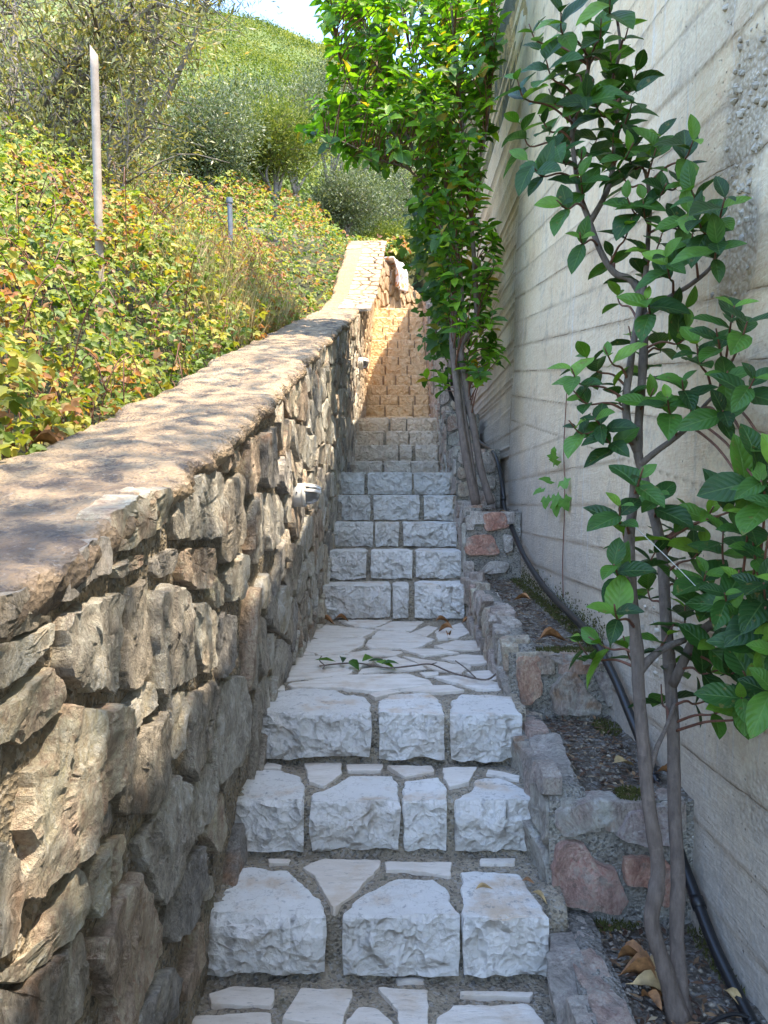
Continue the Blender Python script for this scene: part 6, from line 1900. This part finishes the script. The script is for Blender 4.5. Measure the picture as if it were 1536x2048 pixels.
# ------------------------------------------------------------------ trees
def ell_points(n, c, r, shell=0.55):
    d = norm(RNG.normal(0, 1, (n, 3)))
    q = RNG.uniform(shell, 1.0, n)[:, None] ** 0.7
    return np.asarray(c) + d * q * np.asarray(r)
def make_tree(name, label, cat, base, crown, leafm, barkm, nclump, nleaf, lsize, group=None, trunk_r=0.12, clump_r=0.32, slim=0.22, gaps=0.3, kind='slim', bare=0, tilt=(0, 0)):
    """trunk, limbs and a crown of separate leaves gathered in clumps"""
    base = np.asarray(base, float)
    t = thing(name, label, cat, tuple(base), group)
    cl_, tips = [], []
    for c, r, w_ in crown:
        m_ = int(nclump * w_)
        pts = ell_points(m_, c, r, 0.45)
        keep = vnoise(pts * 1.1 / max(0.6, np.mean(r) * 0.5) + base.sum(), 17) > -1 + 2 * gaps * 0.8
        cl_.append(pts[keep])
    cl_ = np.concatenate(cl_)
    cc = np.mean([c for c, r, w_ in crown], 0)
    fork = base * 0.55 + cc * 0.45 + np.array([tilt[0], tilt[1], -0.1])
    lim = [(spline([base - np.array([0, 0, 0.3]), base * 0.6 + fork * 0.4 + RNG.normal(0, .08, 3), fork], 5), np.linspace(trunk_r, trunk_r * 0.7, 11))]
    for c, r, w_ in crown:
        for k_ in range(3):
            e = np.asarray(c) + RNG.normal(0, .35, 3) * np.asarray(r)
            lim.append((spline([fork, fork * 0.5 + e * 0.5 + RNG.normal(0, .12, 3), e], 5), np.linspace(trunk_r * 0.55, trunk_r * 0.12, 11)))
    tubes('trunk', lim, barkm, t, 7)
    lp = np.concatenate([l[0] for l in lim[1:]])
    br = []
    sel = RNG.permutation(len(cl_))[:min(len(cl_), 150)]
    for i in sel:
        j = int(np.argmin(((lp - cl_[i]) ** 2).sum(1)))
        br.append((spline([lp[j], (lp[j] + cl_[i]) / 2 + RNG.normal(0, .05, 3), cl_[i]], 3), np.linspace(trunk_r * 0.12, trunk_r * 0.04, 7)))
    for _ in range(bare):
        e = lp[RNG.integers(len(lp))]
        q = e + RNG.normal(0, 0.5, 3)
        br.append((spline([e, (e + q) / 2 + RNG.normal(0, .1, 3), q], 3), np.linspace(0.009, 0.003, 7)))
    tubes('branches', br, barkm, t, 5)
    n = len(cl_) * nleaf
    ctr = np.repeat(cl_, nleaf, 0)
    off = RNG.normal(0, 1, (n, 3)) * clump_r * 0.5
    C = ctr + off
    D = norm(off * 1.0 / clump_r + RNG.normal(0, .5, (n, 3)) + np.array([0, 0, 0.35]))
    rn = np.clip(0.5 + 0.28 * RNG.normal(0, 1, n) + 0.25 * np.repeat(RNG.normal(0, 0.6, len(cl_)), nleaf), 0, 0.999)
    L_ = lsize * RNG.uniform(0.6, 1.3, n)
    leaf_batch('crown', C, D, norm(RNG.normal(0, 1, (n, 3)) + np.array([0, -0.2, 0.8])), L_, L_ * slim, kind, leafm, t, 'stuff', rn)
    return t
def gz1(x, y):
    return float(ground_z(np.array([x]), np.array([y]))[0]) + CAMZ
# near olive on the left
make_tree('olive_tree', 'near olive tree with tangled bare grey branches and pale leaves above the brambles at left', 'olive tree', (-4.3, 7.6, gz1(-4.3, 7.6)),
          [((-3.1, 7.4, 5.0), (1.1, 1.2, 1.1), 0.42), ((-2.3, 6.9, 5.9), (0.8, 1.0, 0.8), 0.24), ((-4.6, 7.8, 6.8), (1.6, 1.4, 1.0), 0.22), ((-2.75, 7.2, 4.15), (0.85, 0.9, 0.55), 0.24), ((-3.6, 6.6, 4.3), (1.0, 0.7, 0.8), 0.2)],
          NOLIVE, OBARK, 520, 50, 0.074, None, 0.15, 0.36, 0.26, 0.42, 'slim', 900)
# olive spray hanging in from above at the top edge
make_tree('olive_tree', 'olive whose high thin branches hang into the top of the view before the hill', 'olive tree', (-4.0, 10.5, gz1(-4.0, 10.5)),
          [((-2.3, 9.2, 8.0), (0.75, 0.8, 0.55), 0.5), ((-3.6, 10.0, 7.6), (1.0, 1.0, 0.9), 0.5)], OLIVE, OBARK, 160, 50, 0.07, None, 0.12, 0.34, 0.22, 0.35, 'slim', 60)
G = 'olive trees on the bank behind'
for (px, py, d, rx, rz, lab) in ((495, 250, 17, 0.9, 0.8, 'rounded grey green olive standing left of the pair below the hill'), (600, 240, 19, 1.15, 0.95, 'broad silvery olive in the middle below the hill'), (665, 205, 21, 1.05, 1.1, 'tall silvery olive partly hidden by the leafy tree'),
                                 (430, 270, 14, 0.8, 0.8, 'small olive behind the tip of the near olive branches'), (560, 285, 15.5, 0.9, 0.6, 'low dark green bush under the olives'), (770, 400, 24, 2.1, 1.7, 'wide olive seen under the leafy tree above the curved wall'), (850, 330, 27, 2.4, 2.2, 'olive far behind the leafy tree and vine'),
                                 (700, 400, 20, 0.9, 0.6, 'grey green low bush left of the leaning stems on the bank'), (790, 490, 20.5, 0.8, 0.45, 'small yellow green bush just above the curved wall')):
    c = pt(px, py, d)
    zb = gz1(c.x, d)
    make_tree('olive_tree' if 'bush' not in lab else 'bush', lab, 'olive tree' if 'bush' not in lab else 'bush', (c.x, d, min(zb, c.z - rz * 0.8)),
              [((c.x, c.y, c.z), (rx, rx, rz), 0.6), ((c.x - rx * 0.45, c.y - 0.2, c.z - rz * 0.45), (rx * 0.7, rx * 0.7, rz * 0.6), 0.4)], OLIVE if 'yellow' not in lab and 'dark' not in lab else SCRUB, OBARK, 420, 40, 0.085 if d < 22 else 0.11, G if 'bush' not in lab else None, 0.08, 0.36, 0.3, 0.18)
# trees on the terrace above the concrete wall (they dapple the stone wall)
for (x, y, z, rx, lab, n_) in ((1.9, -0.1, 6.0, 0.9, 'loose leafy tree on the terrace above the concrete wall nearest the bottom of the stairs', 46), (2.1, 1.5, 6.3, 0.8, 'loose leafy tree on the terrace above the concrete wall opposite the landing', 34),
                               (2.2, 3.2, 7.0, 0.8, 'loose leafy tree on the terrace above the concrete wall furthest up the stairs', 34)):
    make_tree('terrace_tree', lab, 'tree', (x + 0.8, y, gz1(x + 0.8, y)), [((x - 0.2, y, z + CAMZ), (rx, 1.5, 0.9), 1.0)], LEAF_B, BARK, n_, 22, 0.10, 'trees on the terrace above', 0.07, 0.42, 0.5, 0.25, 'oval')

# scrub covering the hill, one mass far off
n = 34000
sy = 55 + 205 * RNG.random(n) ** 0.9
sx = -85 + 165 * RNG.random(n)
sz2 = hill_z(sx, sy) + CAMZ
cl_ = np.stack([sx, sy, sz2 + RNG.uniform(0.1, 0.9, n)], 1)
nl = 7
C = np.repeat(cl_, nl, 0) + RNG.normal(0, 1, (n * nl, 3)) * np.array([0.9, 0.9, 0.55])
big = np.repeat(RNG.uniform(0.5, 1.3, n), nl)
rn = np.clip(np.repeat(0.5 + 0.45 * vnoise(cl_ / 9.0, 5) + 0.2 * RNG.normal(0, 1, n), nl), 0, 0.999)
sc_ = leaf_batch('hillside_scrub', C, norm(RNG.normal(0, 1, (n * nl, 3))), norm(RNG.normal(0, 1, (n * nl, 3)) + np.array([0, -0.5, 1.0])), 0.66 * big, 0.42 * big, 'slim', SCRUB, None, 'stuff', rn)
tag(sc_, 'green maquis scrub covering the hillside under the blue sky', 'scrub')
